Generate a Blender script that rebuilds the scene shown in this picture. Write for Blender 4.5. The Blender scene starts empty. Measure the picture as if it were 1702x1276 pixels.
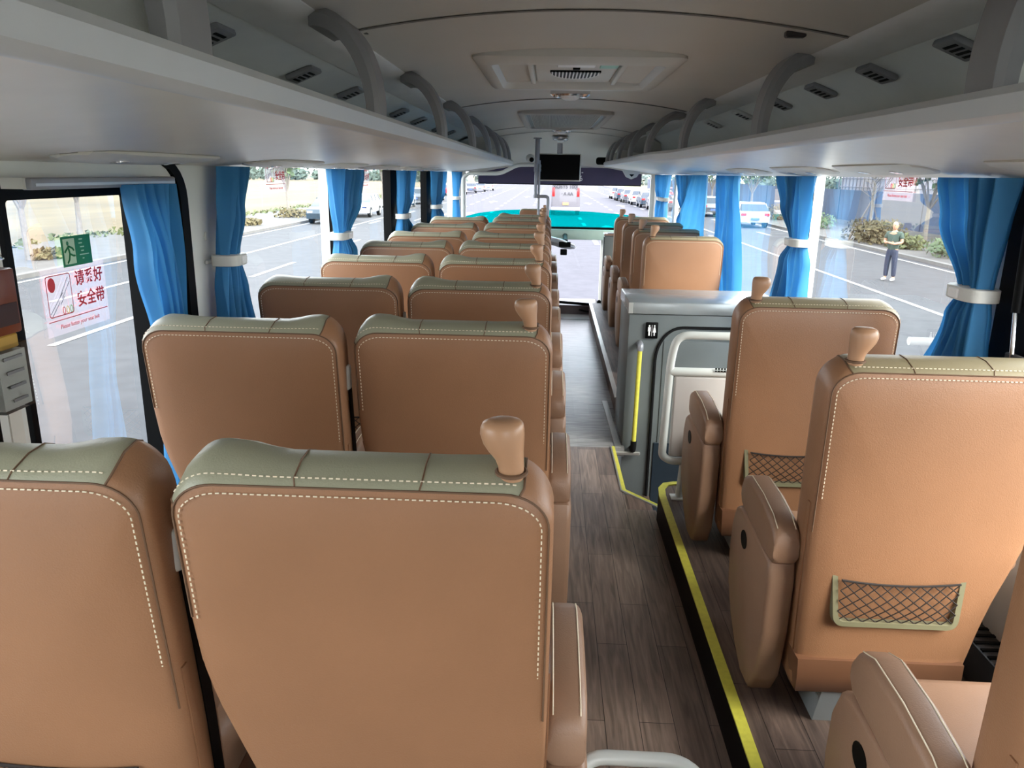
import bpy, bmesh, math, random
from mathutils import Vector, Matrix
random.seed(7)
C = bpy.context.scene.collection
PI = math.pi
# ------------------------------------------------------------------ camera, sky, sun, exposure
scn = bpy.context.scene
F_PX, PITCH, YAW, ROLL, CAMZ = 1278.0, .2674, .0441, .0166, 1.49
cp, sp, cy_, sy_ = math.cos(PITCH), math.sin(PITCH), math.cos(YAW), math.sin(YAW)
fwd = Vector((-sy_*cp, cy_*cp, -sp)); rgt = Vector((cy_, sy_, 0)); up = rgt.cross(fwd)
cr, sr = math.cos(ROLL), math.sin(ROLL)
r2 = cr*rgt + sr*up; u2 = cr*up - sr*rgt
camd = bpy.data.cameras.new('camera'); cam = bpy.data.objects.new('camera', camd); C.objects.link(cam)
M = Matrix(((r2.x, u2.x, -fwd.x, 0), (r2.y, u2.y, -fwd.y, 0), (r2.z, u2.z, -fwd.z, CAMZ), (0, 0, 0, 1)))
cam.matrix_world = M
camd.sensor_width = 36; camd.lens = F_PX/1702*36; camd.clip_start = .02; camd.clip_end = 900
scn.camera = cam
scn.view_settings.view_transform = 'Standard'; scn.view_settings.look = 'None'
scn.view_settings.gamma = 1; scn.view_settings.use_curve_mapping = False
scn.view_settings.exposure = 3.1
W = bpy.data.worlds.new('world'); scn.world = W; W.use_nodes = True
nt = W.node_tree; bg = nt.nodes['Background']
tc = nt.nodes.new('ShaderNodeTexCoord'); sx = nt.nodes.new('ShaderNodeSeparateXYZ'); rp = nt.nodes.new('ShaderNodeValToRGB')
nt.links.new(tc.outputs['Generated'], sx.inputs[0]); nt.links.new(sx.outputs['Z'], rp.inputs[0]); nt.links.new(rp.outputs[0], bg.inputs[0])
rp.color_ramp.elements[0].position = 0; rp.color_ramp.elements[0].color = (.95, .98, 1, 1)
rp.color_ramp.elements[1].position = 1; rp.color_ramp.elements[1].color = (.80, .88, 1, 1)
bg.inputs[1].default_value = 1.0
sd = bpy.data.lights.new('sun', 'SUN'); sun = bpy.data.objects.new('sun', sd); C.objects.link(sun)
sd.energy = 1.5; sd.angle = math.radians(40); sd.color = (1, .95, .86)
sun.rotation_euler = Vector((.62, -.62, .72)).to_track_quat('Z', 'Y').to_euler()

# ------------------------------------------------------------------ materials
MATS = {}
def nodes(m):
    return m.node_tree.nodes, m.node_tree.links
def srgb(r, g, b):
    return tuple(((c/255)/12.92 if c/255 < .04045 else ((c/255+.055)/1.055)**2.4) for c in (r, g, b)) + (1,)
def mat(name, rgb, rough=.6, metal=0, var=.06, vscale=8, bump=0, bscale=200, spec=.5, lin=None, sheen=0):
    if name in MATS: return MATS[name]
    m = bpy.data.materials.new(name); m.use_nodes = True; N, L = nodes(m); b = N['Principled BSDF']
    col = lin or srgb(*rgb)
    t = N.new('ShaderNodeTexCoord'); n = N.new('ShaderNodeTexNoise'); n.inputs['Scale'].default_value = vscale; n.inputs['Detail'].default_value = 3
    L.new(t.outputs['Object'], n.inputs['Vector'])
    r = N.new('ShaderNodeValToRGB'); L.new(n.outputs['Fac'], r.inputs[0])
    r.color_ramp.elements[0].position = .3; r.color_ramp.elements[1].position = .7
    r.color_ramp.elements[0].color = tuple(c*(1-var) for c in col[:3])+(1,)
    r.color_ramp.elements[1].color = tuple(min(1, c*(1+var)) for c in col[:3])+(1,)
    L.new(r.outputs[0], b.inputs['Base Color'])
    b.inputs['Roughness'].default_value = rough; b.inputs['Metallic'].default_value = metal
    b.inputs['Specular IOR Level'].default_value = spec
    if bump:
        n2 = N.new('ShaderNodeTexNoise'); n2.inputs['Scale'].default_value = bscale; L.new(t.outputs['Object'], n2.inputs['Vector'])
        bm_ = N.new('ShaderNodeBump'); bm_.inputs['Strength'].default_value = bump; bm_.inputs['Distance'].default_value = .002
        L.new(n2.outputs['Fac'], bm_.inputs['Height']); L.new(bm_.outputs[0], b.inputs['Normal'])
    MATS[name] = m; return m
LEATHER = mat('tan_leather', (150, 108, 78), .42, var=.05, vscale=5, bump=.25, bscale=350)
TOPLEA = mat('leather_top_sheen', (150, 148, 126), .40, var=.04, bump=.2, bscale=350)  # seat leather with greenish window reflection mixed into its colour
TOPLEA2 = mat('leather_top_sheen_single', (138, 126, 98), .42, var=.04, bump=.2, bscale=350)  # single seats: window sheen on the tops put into the leather colour
ARMLEA = mat('arm_leather', (144, 112, 90), .42, var=.05, bump=.2, bscale=350)
HANDLE = mat('handle_plastic', (176, 134, 102), .35, var=.02)
BROWNPL = mat('brown_plastic', (112, 76, 54), .45)
STITCH = mat('stitch_thread', (226, 212, 186), .7)
SEAM = mat('seam_dark', (104, 76, 54), .7)
POCKETF = mat('pocket_frame_plastic', (122, 118, 92), .4)
NETM = mat('net_cord', (38, 30, 26), .8)
ALU = mat('cast_grey', (168, 176, 180), .5, .2)
WHITEPL = mat('white_plastic', (206, 206, 200), .45, var=.02)
PILLAR = mat('pillar_white', (226, 227, 222), .5, var=.02)
LIPM = mat('rack_lip_grey', (212, 216, 218), .4, var=.02)
RACKU = mat('rack_underside', (224, 221, 212), .35, var=.03)
RACKB = mat('rack_back_felt', (238, 240, 234), .9, var=.02, bump=.2)
CEIL = mat('ceiling_vinyl', (205, 201, 192), .6, var=.03, vscale=2)
CEIL2 = mat('ceiling_front', (176, 174, 168), .55, var=.03)
RAIL = mat('rack_rail', (240, 240, 238), .35, .1, var=.03)
ARCHM = mat('arch_grey', (140, 141, 142), .45, var=.05)
ARCHL = mat('arch_edge', (200, 202, 204), .4)
SEAMC = mat('ceiling_seam', (128, 124, 118), .7)
BLACK = mat('black_trim', (12, 13, 15), .5, var=.1, spec=.1, lin=(.0012, .0013, .0015))
RUBBER = mat('black_rubber', (26, 26, 28), .6, spec=.2, lin=(.003, .003, .0032))
GREYM = mat('cabinet_grey', (104, 111, 112), .38, .15, var=.08, vscale=3)
GREYT = mat('cabinet_top', (168, 174, 176), .25, .4, var=.08, vscale=4)
CHROME = mat('chrome', (225, 225, 228), .12, 1.0, var=.01)
STEEL = mat('steel_strip', (205, 205, 200), .3, .8)
YELLOW = mat('yellow_strip', (206, 200, 78), .5, var=.08, vscale=60)
WTUBE = mat('white_tube', (206, 210, 206), .3, var=.02)
PANELW = mat('partition_panel', (200, 196, 192), .5, var=.02)
GREYTUBE = mat('grey_tube', (150, 153, 160), .35, .3)
SHADE = mat('shade_purple', (70, 64, 92), .7, var=.04)
PALEG = mat('dash_pale', (158, 178, 166), .4)
SCREEN = mat('screen_black', (5, 5, 6), .5, var=0, spec=.1)
WHITE = mat('white_paint', (240, 240, 240), .4, var=.01)
RED = mat('red_print', (205, 40, 48), .6, var=.02)
GREEN = mat('green_sign', (20, 120, 70), .5, var=.02)
GREENL = mat('sign_light', (190, 215, 180), .5, var=.02)
DARKP = mat('dark_plastic', (44, 42, 42), .4)

def add_mix_glass(name, tint=(.93, .96, .95), gl=1.0, rough=0.0):
    m = bpy.data.materials.new(name); m.use_nodes = True; N, L = nodes(m)
    N.remove(N['Principled BSDF']); out = N['Material Output']
    tr = N.new('ShaderNodeBsdfTransparent'); tr.inputs[0].default_value = tint+(1,)
    g = N.new('ShaderNodeBsdfGlossy'); g.inputs['Roughness'].default_value = rough
    fr = N.new('ShaderNodeFresnel'); fr.inputs[0].default_value = 1.5
    mu = N.new('ShaderNodeMath'); mu.operation = 'MULTIPLY'; mu.inputs[1].default_value = gl
    L.new(fr.outputs[0], mu.inputs[0]); mx = N.new('ShaderNodeMixShader')
    L.new(mu.outputs[0], mx.inputs[0]); L.new(tr.outputs[0], mx.inputs[1]); L.new(g.outputs[0], mx.inputs[2]); L.new(mx.outputs[0], out.inputs[0])
    MATS[name] = m; return m
GLASS = add_mix_glass('window_glass', gl=.3)
WSGLASS = add_mix_glass('windscreen_glass', (.96, .93, 1.0), .5)
CLEARPL = add_mix_glass('clear_plastic', (.85, .87, .87), 1.2, .05)
def film(name, tint, dcol, fac):
    m = bpy.data.materials.new(name); m.use_nodes = True; N, L = nodes(m)
    N.remove(N['Principled BSDF']); out = N['Material Output']
    tr = N.new('ShaderNodeBsdfTransparent'); tr.inputs[0].default_value = tint
    d = N.new('ShaderNodeBsdfTranslucent'); d.inputs[0].default_value = dcol
    mx = N.new('ShaderNodeMixShader'); mx.inputs[0].default_value = fac
    L.new(tr.outputs[0], mx.inputs[1]); L.new(d.outputs[0], mx.inputs[2]); L.new(mx.outputs[0], out.inputs[0])
    return m
TEAL = film('teal_film', (0.0, .47, .46, 1), (0, .34, .34, 1), .3)
STICK = film('sticker_film', (.95, .91, .94, 1), (.9, .85, .88, 1), .06)
def cloth(name, rgb, tfac=.45):
    m = bpy.data.materials.new(name); m.use_nodes = True; N, L = nodes(m); out = N['Material Output']; b = N['Principled BSDF']
    col = srgb(*rgb)
    t = N.new('ShaderNodeTexCoord'); n = N.new('ShaderNodeTexNoise'); n.inputs['Scale'].default_value = 6; L.new(t.outputs['Object'], n.inputs['Vector'])
    r = N.new('ShaderNodeValToRGB'); r.color_ramp.elements[0].color = tuple(c*.85 for c in col[:3])+(1,); r.color_ramp.elements[1].color = tuple(min(1, c*1.1) for c in col[:3])+(1,)
    L.new(n.outputs['Fac'], r.inputs[0]); L.new(r.outputs[0], b.inputs['Base Color']); b.inputs['Roughness'].default_value = .65
    tl = N.new('ShaderNodeBsdfTranslucent'); L.new(r.outputs[0], tl.inputs[0])
    mx = N.new('ShaderNodeMixShader'); mx.inputs[0].default_value = tfac
    L.new(b.outputs[0], mx.inputs[1]); L.new(tl.outputs[0], mx.inputs[2]); L.new(mx.outputs[0], out.inputs[0])
    return m
CURT = cloth('blue_curtain', (70, 150, 205), .38)

def wood(name, c1, c2, rough, plank=True):
    m = bpy.data.materials.new(name); m.use_nodes = True; N, L = nodes(m); b = N['Principled BSDF']
    t = N.new('ShaderNodeTexCoord'); s = N.new('ShaderNodeSeparateXYZ'); cb = N.new('ShaderNodeCombineXYZ')
    L.new(t.outputs['Object'], s.inputs[0]); L.new(s.outputs['Y'], cb.inputs['X']); L.new(s.outputs['X'], cb.inputs['Y'])
    br = N.new('ShaderNodeTexBrick'); br.inputs['Scale'].default_value = 1; br.inputs['Brick Width'].default_value = .62; br.inputs['Row Height'].default_value = .098
    br.inputs['Mortar Size'].default_value = .0012; br.inputs['Color1'].default_value = srgb(*c1); br.inputs['Color2'].default_value = srgb(*c2); br.inputs['Mortar'].default_value = srgb(38, 30, 28)
    br.inputs['Mortar Smooth'].default_value = .3; br.offset = .4
    L.new(cb.outputs[0], br.inputs['Vector'])
    mp = N.new('ShaderNodeMapping'); mp.inputs['Scale'].default_value = (40, 3.0, 1) if plank else (4, 30, 1); L.new(t.outputs['Object'], mp.inputs['Vector'])
    n = N.new('ShaderNodeTexNoise'); n.inputs['Scale'].default_value = 1.5; n.inputs['Detail'].default_value = 6; n.inputs['Distortion'].default_value = .8; L.new(mp.outputs[0], n.inputs['Vector'])
    r = N.new('ShaderNodeValToRGB'); r.color_ramp.elements[0].position = .3; r.color_ramp.elements[0].color = (.55, .53, .52, 1); r.color_ramp.elements[1].position = .7; r.color_ramp.elements[1].color = (1.35, 1.3, 1.28, 1)
    L.new(n.outputs['Fac'], r.inputs[0])
    mx = N.new('ShaderNodeMix'); mx.data_type = 'RGBA'; mx.blend_type = 'MULTIPLY'; mx.inputs['Factor'].default_value = 1
    L.new((br.outputs['Color']), mx.inputs['A']); L.new(r.outputs[0], mx.inputs['B']); L.new(mx.outputs['Result'], b.inputs['Base Color'])
    if not plank:
        br.inputs['Mortar Size'].default_value = 0
    bp = N.new('ShaderNodeBump'); bp.inputs['Strength'].default_value = .3; bp.inputs['Distance'].default_value = .001; L.new(n.outputs['Fac'], bp.inputs['Height']); L.new(bp.outputs[0], b.inputs['Normal'])
    b.inputs['Roughness'].default_value = rough
    if not plank: b.inputs['Specular IOR Level'].default_value = .28
    return m
WOODF = wood('plank_floor', (142, 124, 112), (106, 92, 84), .36)
WOODR = wood('plank_platform', (108, 92, 84), (90, 76, 68), .5)
MATF = wood('ribbed_floor', (150, 152, 152), (140, 142, 142), .32, False)

def ground_mat(name, c1, c2, scale, rough=.9, stretch=(1, 1, 1), c3=None, spec=.5):
    m = bpy.data.materials.new(name); m.use_nodes = True; N, L = nodes(m); b = N['Principled BSDF']
    t = N.new('ShaderNodeTexCoord'); mp = N.new('ShaderNodeMapping'); mp.inputs['Scale'].default_value = stretch; L.new(t.outputs['Object'], mp.inputs[0])
    n = N.new('ShaderNodeTexNoise'); n.inputs['Scale'].default_value = scale; n.inputs['Detail'].default_value = 6; L.new(mp.outputs[0], n.inputs['Vector'])
    r = N.new('ShaderNodeValToRGB'); r.color_ramp.elements[0].position = .35; r.color_ramp.elements[1].position = .65
    r.color_ramp.elements[0].color = srgb(*c1); r.color_ramp.elements[1].color = srgb(*c2)
    if c3:
        e = r.color_ramp.elements.new(.5); e.color = srgb(*c3)
    L.new(n.outputs['Fac'], r.inputs[0]); L.new(r.outputs[0], b.inputs['Base Color']); b.inputs['Roughness'].default_value = rough; b.inputs['Specular IOR Level'].default_value = spec
    return m
ASPH = ground_mat('asphalt', (62, 63, 66), (68, 69, 72), 3, .9, spec=.2)
ROADW = ground_mat('road_paint', (128, 128, 128), (140, 140, 140), 2, .8)
PAVE = ground_mat('pale_paving', (72, 70, 68), (80, 78, 76), 2, .9)
KERB = ground_mat('kerb_stone', (90, 88, 86), (98, 96, 94), 3, .9)
FIELD = ground_mat('straw_field', (74, 64, 44), (92, 82, 58), .35, 1, (1, .25, 1), (84, 73, 50))
VERGE = ground_mat('green_verge', (70, 80, 46), (98, 94, 60), .8, 1)
BARK = mat('pale_bark', (112, 106, 100), .9, var=.15)
LEAF = mat('leaf_green', (66, 84, 54), .7, var=.35, vscale=1.5)
LEAFY = mat('leaf_yellow', (78, 84, 52), .8, var=.3, vscale=1.5)
SHRUBD = mat('shrub_dry', (82, 74, 50), .9, var=.3, vscale=4)
TREEL = mat('far_tree', (66, 78, 72), 1, var=.25, vscale=.2)
FENCE = mat('blue_hoarding', (50, 62, 84), .7, var=.06, vscale=.6)

# ------------------------------------------------------------------ mesh helpers
def BM(): return bmesh.new()
def link(name, bm, m, parent=None, angle=35, smooth=True):
    me = bpy.data.meshes.new(name); bmesh.ops.recalc_face_normals(bm, faces=bm.faces); bm.to_mesh(me); bm.free()
    ms = m if isinstance(m, (list, tuple)) else [m]
    for x in ms: me.materials.append(x)
    if smooth:
        for p in me.polygons: p.use_smooth = True
        me.set_sharp_from_angle(angle=math.radians(angle))
    o = bpy.data.objects.new(name, me); C.objects.link(o)
    if parent: o.parent = parent
    return o
def tag(o, label=None, cat=None, group=None, kind=None):
    if label: o['label'] = label
    if cat: o['category'] = cat
    if group: o['group'] = group
    if kind: o['kind'] = kind
    return o
def struct(name, bm, m, label=None, **k):
    o = link(name, bm, m, **k); o['kind'] = 'structure'
    o['label'] = label or ('coach ' + name.replace('_', ' ') + ' surface seen inside')
    return o
def empty(name, loc=(0, 0, 0), label=None, cat=None, group=None, rz=0):
    o = bpy.data.objects.new(name, None); C.objects.link(o); o.location = loc; o.rotation_euler[2] = rz; o.empty_display_size = .05
    return tag(o, label, cat, group)
def copy_tree(o, parent=None):
    c = o.copy(); C.objects.link(c)
    if parent: c.parent = parent
    for ch in [x for x in C.objects if x.parent == o]: copy_tree(ch, c)
    return c
def box(bm, x0, x1, y0, y1, z0, z1, r=0, seg=2, mtx=None):
    b = bmesh.new(); bmesh.ops.create_cube(b, size=1)
    for v in b.verts:
        v.co = Vector(((x0+x1)/2+v.co.x*(x1-x0), (y0+y1)/2+v.co.y*(y1-y0), (z0+z1)/2+v.co.z*(z1-z0)))
    if r: bmesh.ops.bevel(b, geom=list(b.edges), offset=min(r, abs(x1-x0)*.49, abs(y1-y0)*.49, abs(z1-z0)*.49), segments=seg, affect='EDGES', profile=.5)
    if mtx: bmesh.ops.transform(b, matrix=mtx, verts=b.verts)
    merge(bm, b)
def merge(bm, b):
    me = bpy.data.meshes.new('t'); b.to_mesh(me); b.free(); bm.from_mesh(me); bpy.data.meshes.remove(me)
def tube(bm, pts, r, n=10, cap=True):
    pts = [Vector(p) for p in pts]; rs = r if isinstance(r, (list, tuple)) else [r]*len(pts)
    T = []
    for i in range(len(pts)):
        a = pts[max(0, i-1)]; b = pts[min(len(pts)-1, i+1)]; T.append((b-a).normalized())
    ref = Vector((0, 0, 1)) if abs(T[0].z) < .9 else Vector((1, 0, 0))
    nrm = (ref - T[0]*ref.dot(T[0])).normalized(); rings = []
    for i, p in enumerate(pts):
        nrm = (nrm - T[i]*nrm.dot(T[i])).normalized(); bn = T[i].cross(nrm)
        rings.append([bm.verts.new(p + (nrm*math.cos(2*PI*k/n)+bn*math.sin(2*PI*k/n))*rs[i]) for k in range(n)])
    for a, b in zip(rings, rings[1:]):
        for k in range(n): bm.faces.new((a[k], a[(k+1) % n], b[(k+1) % n], b[k]))
    if cap: bm.faces.new(rings[0][::-1]); bm.faces.new(rings[-1])
def rpath(pts, rad=.05, seg=6):
    """polyline with rounded corners"""
    P = [Vector(p) for p in pts]; out = [P[0]]
    for i in range(1, len(P)-1):
        a = P[i-1]-P[i]; b = P[i+1]-P[i]; d = min(rad, a.length*.49, b.length*.49)
        s = P[i]+a.normalized()*d; e = P[i]+b.normalized()*d
        for k in range(seg+1):
            t = k/seg; out.append(s*(1-t)**2+P[i]*2*t*(1-t)+e*t*t)
    out.append(P[-1]); return out
def prism(bm, poly, axis, a, b, flip=False):
    """poly 2D list extruded along axis ('x': poly=(y,z), 'y': (x,z), 'z': (x,y))"""
    def mk(p, t):
        return {'x': (t, p[0], p[1]), 'y': (p[0], t, p[1]), 'z': (p[0], p[1], t)}[axis]
    A = [bm.verts.new(mk(p, a)) for p in poly]; B = [bm.verts.new(mk(p, b)) for p in poly]; n = len(poly)
    bm.faces.new(A); bm.faces.new(B[::-1])
    for i in range(n): bm.faces.new((A[i], B[i], B[(i+1) % n], A[(i+1) % n]))
def loft(bm, rings, closed=True, cap0=True, cap1=True, sel=None):
    V = [[bm.verts.new(p) for p in r] for r in rings]; n = len(rings[0])
    for j, (a, b) in enumerate(zip(V, V[1:])):
        for k in range(n if closed else n-1):
            if sel and not sel(j, k): continue
            bm.faces.new((a[k], a[(k+1) % n], b[(k+1) % n], b[k]))
    if cap0: bm.faces.new(V[0][::-1])
    if cap1: bm.faces.new(V[-1])
    return V
def clean(bm):
    loose = [v for v in bm.verts if not v.link_faces]; bmesh.ops.delete(bm, geom=loose, context='VERTS')
def disc(bm, c, rx, ry, axis, n=24, h=.0):
    pts = [(c[0]+rx*math.cos(2*PI*k/n), c[1]+ry*math.sin(2*PI*k/n)) for k in range(n)]
    prism(bm, pts, axis, c[2], c[2]+h)
def ico(bm, c, r, sub=2, sc=(1, 1, 1)):
    m_ = Matrix.Translation(c) @ Matrix.Diagonal((r*sc[0], r*sc[1], r*sc[2], 1)); bmesh.ops.create_icosphere(bm, subdivisions=sub, radius=1, matrix=m_)
def text(name, s, size, m, parent, loc, rot, ext=.0008, font_align='CENTER'):
    cu = bpy.data.curves.new(name, 'FONT'); cu.body = s; cu.size = size; cu.extrude = ext; cu.align_x = font_align; cu.align_y = 'CENTER'
    if name == 'characters': cu.offset = .0008
    if name == 'rear_lettering': cu.offset = .012
    tmp = bpy.data.objects.new(name, cu); C.objects.link(tmp); bpy.context.view_layer.update()
    me = bpy.data.meshes.new_from_object(tmp.evaluated_get(bpy.context.evaluated_depsgraph_get())); bpy.data.objects.remove(tmp)
    me.materials.clear(); me.materials.append(m); o = bpy.data.objects.new(name, me); C.objects.link(o); o.location = loc; o.rotation_euler = rot
    if parent: o.parent = parent
    return o

PZ = .14            # seat platforms
XL, XR = -1.18, 1.29  # inner faces of the side walls
# ------------------------------------------------------------------ floor
bm = BM(); box(bm, 0.0, .40, -1.3, 4.13, -.05, 0); box(bm, .40, .53, -1.3, 3.30, -.05, 0); struct('floor', bm, WOODF, 'dark wood plank vinyl on the rear aisle floor', smooth=False)
bm = BM(); box(bm, 0.0, .46, 4.13, 8.35, -.05, 0); struct('floor_front', bm, MATF, 'grey worn floor covering of the front aisle', smooth=False)
bm = BM(); box(bm, XL-.06, 0.0, -1.3, 8.9, -.05, PZ); struct('floor_platform_left', bm, WOODR, 'raised wood vinyl seat platform under paired seats', smooth=False)
bm = BM()
prism(bm, [(.53, -1.3), (XR+.06, -1.3), (XR+.06, 3.30), (.60, 3.30), (.56, 3.28), (.535, 3.22), (.53, 3.15)], 'z', -.05, PZ)
struct('floor_platform_right', bm, WOODR, 'raised wood vinyl platform under the single seats', smooth=False)
bm = BM(); box(bm, .46, XR+.06, 4.62, 8.35, -.05, PZ); struct('floor_platform_front', bm, WOODR, 'raised platform under the single seats ahead of toilet', smooth=False)
bm = BM(); box(bm, .40, XR+.06, 3.30, 4.6, -.95, -.9); box(bm, .40, .41, 3.3, 4.2, -.9, -.051); box(bm, .40, XR+.06, 3.28, 3.30, -.9, -.051)
box(bm, .41, .62, 3.9, 4.17, -.9, -.3); struct('floor_stairwell', bm, WOODR, 'dark stairwell down to the toilet door', smooth=False)
bm = BM(); box(bm, XL-.06, XR+.06, 8.35, 10.0, -.95, -.62); struct('floor_entry', bm, DARKP, 'dark low entry floor behind the windscreen', smooth=False)
# edge strips
def strip(name, pts, w, z, m, label, h=.006, grp=None):
    bm = BM(); P = [Vector((p[0], p[1], 0)) for p in pts]
    L_, R_ = [], []
    for i, p in enumerate(P):
        d = (P[min(i+1, len(P)-1)]-P[max(i-1, 0)]).normalized(); n = Vector((-d.y, d.x, 0))*w/2
        L_.append(p+n); R_.append(p-n)
    prism(bm, [(v.x, v.y) for v in L_]+[(v.x, v.y) for v in R_[::-1]], 'z', z, z+h)
    return tag(link(name, bm, m, smooth=False), label, 'edge strip', grp)
strip('edge_strip', [(.527, -1.2), (.527, 3.14), (.535, 3.22), (.56, 3.27), (.60, 3.285), (.70, 3.29)], .03, PZ, YELLOW, 'yellow edging strip along the platform under the single rear seats')
bm = BM(); box(bm, .518, .53, -1.2, 3.2, -.0, PZ-.002); struct('trim_1', bm, BLACK, 'black riser face of the seat platform', smooth=False)
strip('edge_strip', [(.012, 2.0), (.012, 8.2)], .026, PZ, YELLOW, 'yellow edging strip beside the paired seats')
strip('edge_strip', [(.395, 4.14), (.40, 3.52), (.545, 3.34)], .022, .0, YELLOW, 'yellow edging strip around the toilet stairwell')
strip('edge_strip', [(.385, 4.14), (.388, 3.51), (.54, 3.325)], .008, .002, STEEL, 'thin metal edge beside the stairwell yellow strip')
strip('edge_strip', [(.425, 4.14), (.41, 5.05)], .035, .0, STEEL, 'ribbed metal threshold strip along toilet cabinet foot')
strip('edge_strip', [(.455, 4.66), (.47, 8.3)], .03, PZ, STEEL, 'pale metal edging strip of platform ahead of toilet cabinet')
# ------------------------------------------------------------------ walls
def wallbox(name, rows, m, side, label):
    """rows: (y0,y1,z0,z1)"""
    bm = BM()
    for y0, y1, z0, z1 in rows:
        if side < 0: box(bm, XL-.06, XL, y0, y1, z0, z1)
        else: box(bm, XR, XR+.06, y0, y1, z0, z1)
    return struct(name, bm, m, label, smooth=False)
wallbox('wall_left', [(-1.3, -.5, -.0, 1.96), (-.5, .8, 0, .62), (-.5, .8, 1.52, 1.96), (.8, 1.62, 0, 1.96), (1.62, 2.50, 0, .50), (1.62, 2.5, 1.455, 1.96), (2.50, 2.90, 0, 1.96), (2.90, 9.9, 0, .62), (2.90, 9.9, 1.52, 1.96), (4.20, 4.60, .62, 1.52), (9.5, 9.95, -.6, 1.96)], PILLAR, -1, 'white side wall with window openings on paired seat side')
wallbox('wall_right', [(-1.3, .2, -.0, 1.96), (.2, 9.9, 0, .62), (.2, 9.9, 1.52, 1.96), (2.25, 2.36, .62, 1.52), (3.98, 4.17, .62, 1.52), (8.2, 8.35, .62, 1.52), (9.5, 9.95, -.6, 1.96)], PILLAR, 1, 'white side wall with window openings on single seat side')
bm = BM()
box(bm, XL-.055, XL+.004, 5.80, 6.17, .60, 1.53); box(bm, XL-.055, XL+.004, 7.50, 7.96, .60, 1.53); box(bm, XL-.008, XL+.004, 4.185, 4.2, .6, 1.53)
struct('trim_2', bm, BLACK, 'black window pillars between the paired seat windows', smooth=False)
bm = BM()
box(bm, XR-.004, XR+.055, 2.06, 2.25, .60, 1.53); box(bm, XR-.004, XR+.055, 6.92, 7.2, .60, 1.53); box(bm, XR-.004, XR+.008, 3.965, 3.98, .6, 1.53)
struct('trim_3', bm, BLACK, 'black window pillars between the single seat windows', smooth=False)
# emergency window surround on the left: rounded black seal
bm = BM()
def ring_yz(bm, y0, y1, z0, z1, rad, w, x0, x1, n=6):
    def rr(y0, y1, z0, z1, r):
        P = []
        for (cy, cz, a0) in ((y1-r, z1-r, 0), (y0+r, z1-r, 90), (y0+r, z0+r, 180), (y1-r, z0+r, 270)):
            for k in range(n+1):
                a = math.radians(a0+90*k/n); P.append((cy+r*math.cos(a), cz+r*math.sin(a)))
        return P
    A = rr(y0, y1, z0, z1, rad); B = rr(y0+w[0], y1-w[1], z0+w[2], z1-w[3], max(.005, rad-min(w)))
    for x in (x0, x1):
        pass
    V = [[bm.verts.new((x, p[0], p[1])) for p in Q] for x in (x0, x1) for Q in (A, B)]
    m_ = len(A)
    for i in range(m_):
        j = (i+1) % m_
        bm.faces.new((V[0][i], V[0][j], V[1][j], V[1][i])); bm.faces.new((V[2][i], V[3][i], V[3][j], V[2][j]))
        bm.faces.new((V[0][i], V[2][i], V[2][j], V[0][j])); bm.faces.new((V[1][i], V[1][j], V[3][j], V[3][i]))
ring_yz(bm, 1.64, 2.235, .50, 1.45, .03, (.02, .03, .02, .035), XL-.05, XL-.002)
struct('trim_4', bm, BLACK, 'black seal around the emergency exit window', smooth=False)
bm = BM(); ring_yz(bm, 1.5, 2.50, .40, 1.512, .12, (.02, .05, .02, .012), XL-.002, XL+.012)
struct('trim_5', bm, BLACK, 'rounded black rubber outline of the emergency door', smooth=False)
bm = BM(); box(bm, XL-.05, XL-.01, 2.23, 2.5, .5, 1.46); struct('trim_6', bm, PILLAR, 'grey white door jamb beside emergency window', smooth=False)
bm = BM(); box(bm, XL, XL+.003, 1.40, 1.404, 0, 1.5); box(bm, XL, XL+.004, 1.56, 1.60, .0, 1.2); struct('trim_7', bm, RACKU, 'vertical panel joint on the white rear pillar', smooth=False)
WY = [(-.5, .8, .62, 1.52), (1.64, 2.26, .5, 1.45), (2.9, 4.2, .62, 1.52), (4.6, 5.8, .62, 1.52), (6.17, 7.5, .62, 1.52), (7.96, 9.5, .62, 1.52)]  # rearmost opening is unseen, added and sized to brighten the interior
wi = 0
def pane(y0, y1, z0, z1, x):
    global wi
    wi += 1; bm = BM(); v = [bm.verts.new(p) for p in ((x, y0, z0), (x, y1, z0), (x, y1, z1), (x, y0, z1))]; bm.faces.new(v)
    struct('window_%d' % wi, bm, GLASS, 'clear side window pane of the coach', smooth=False)
for w in WY: pane(*w, XL-.035)
for w in [(.2, 2.06, .62, 1.52), (2.36, 3.96, .62, 1.52), (4.17, 6.92, .62, 1.52), (7.2, 8.2, .62, 1.52), (8.35, 9.5, .62, 1.52)]: pane(*w, XR+.035)
bm = BM(); box(bm, XR, XR+.02, .15, 2.06, .60, .66); struct('trim_8', bm, BLACK, 'black sill under the rear single side window', smooth=False)
# unseen rear wall; opening cut off-centre to light the single seats
bm = BM(); box(bm, XL-.06, XR+.06, -.65, -.6, 0, .80); box(bm, XL-.06, .25, -.65, -.6, .80, 1.9); box(bm, XR-.06, XR+.06, -.65, -.6, .80, 1.9); box(bm, XL, XR, -.65, -.6, 1.85, 2.0)
struct('wall_rear', bm, PILLAR, 'rear wall of the coach with off-centre opening shaped for the light', smooth=False)

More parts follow.
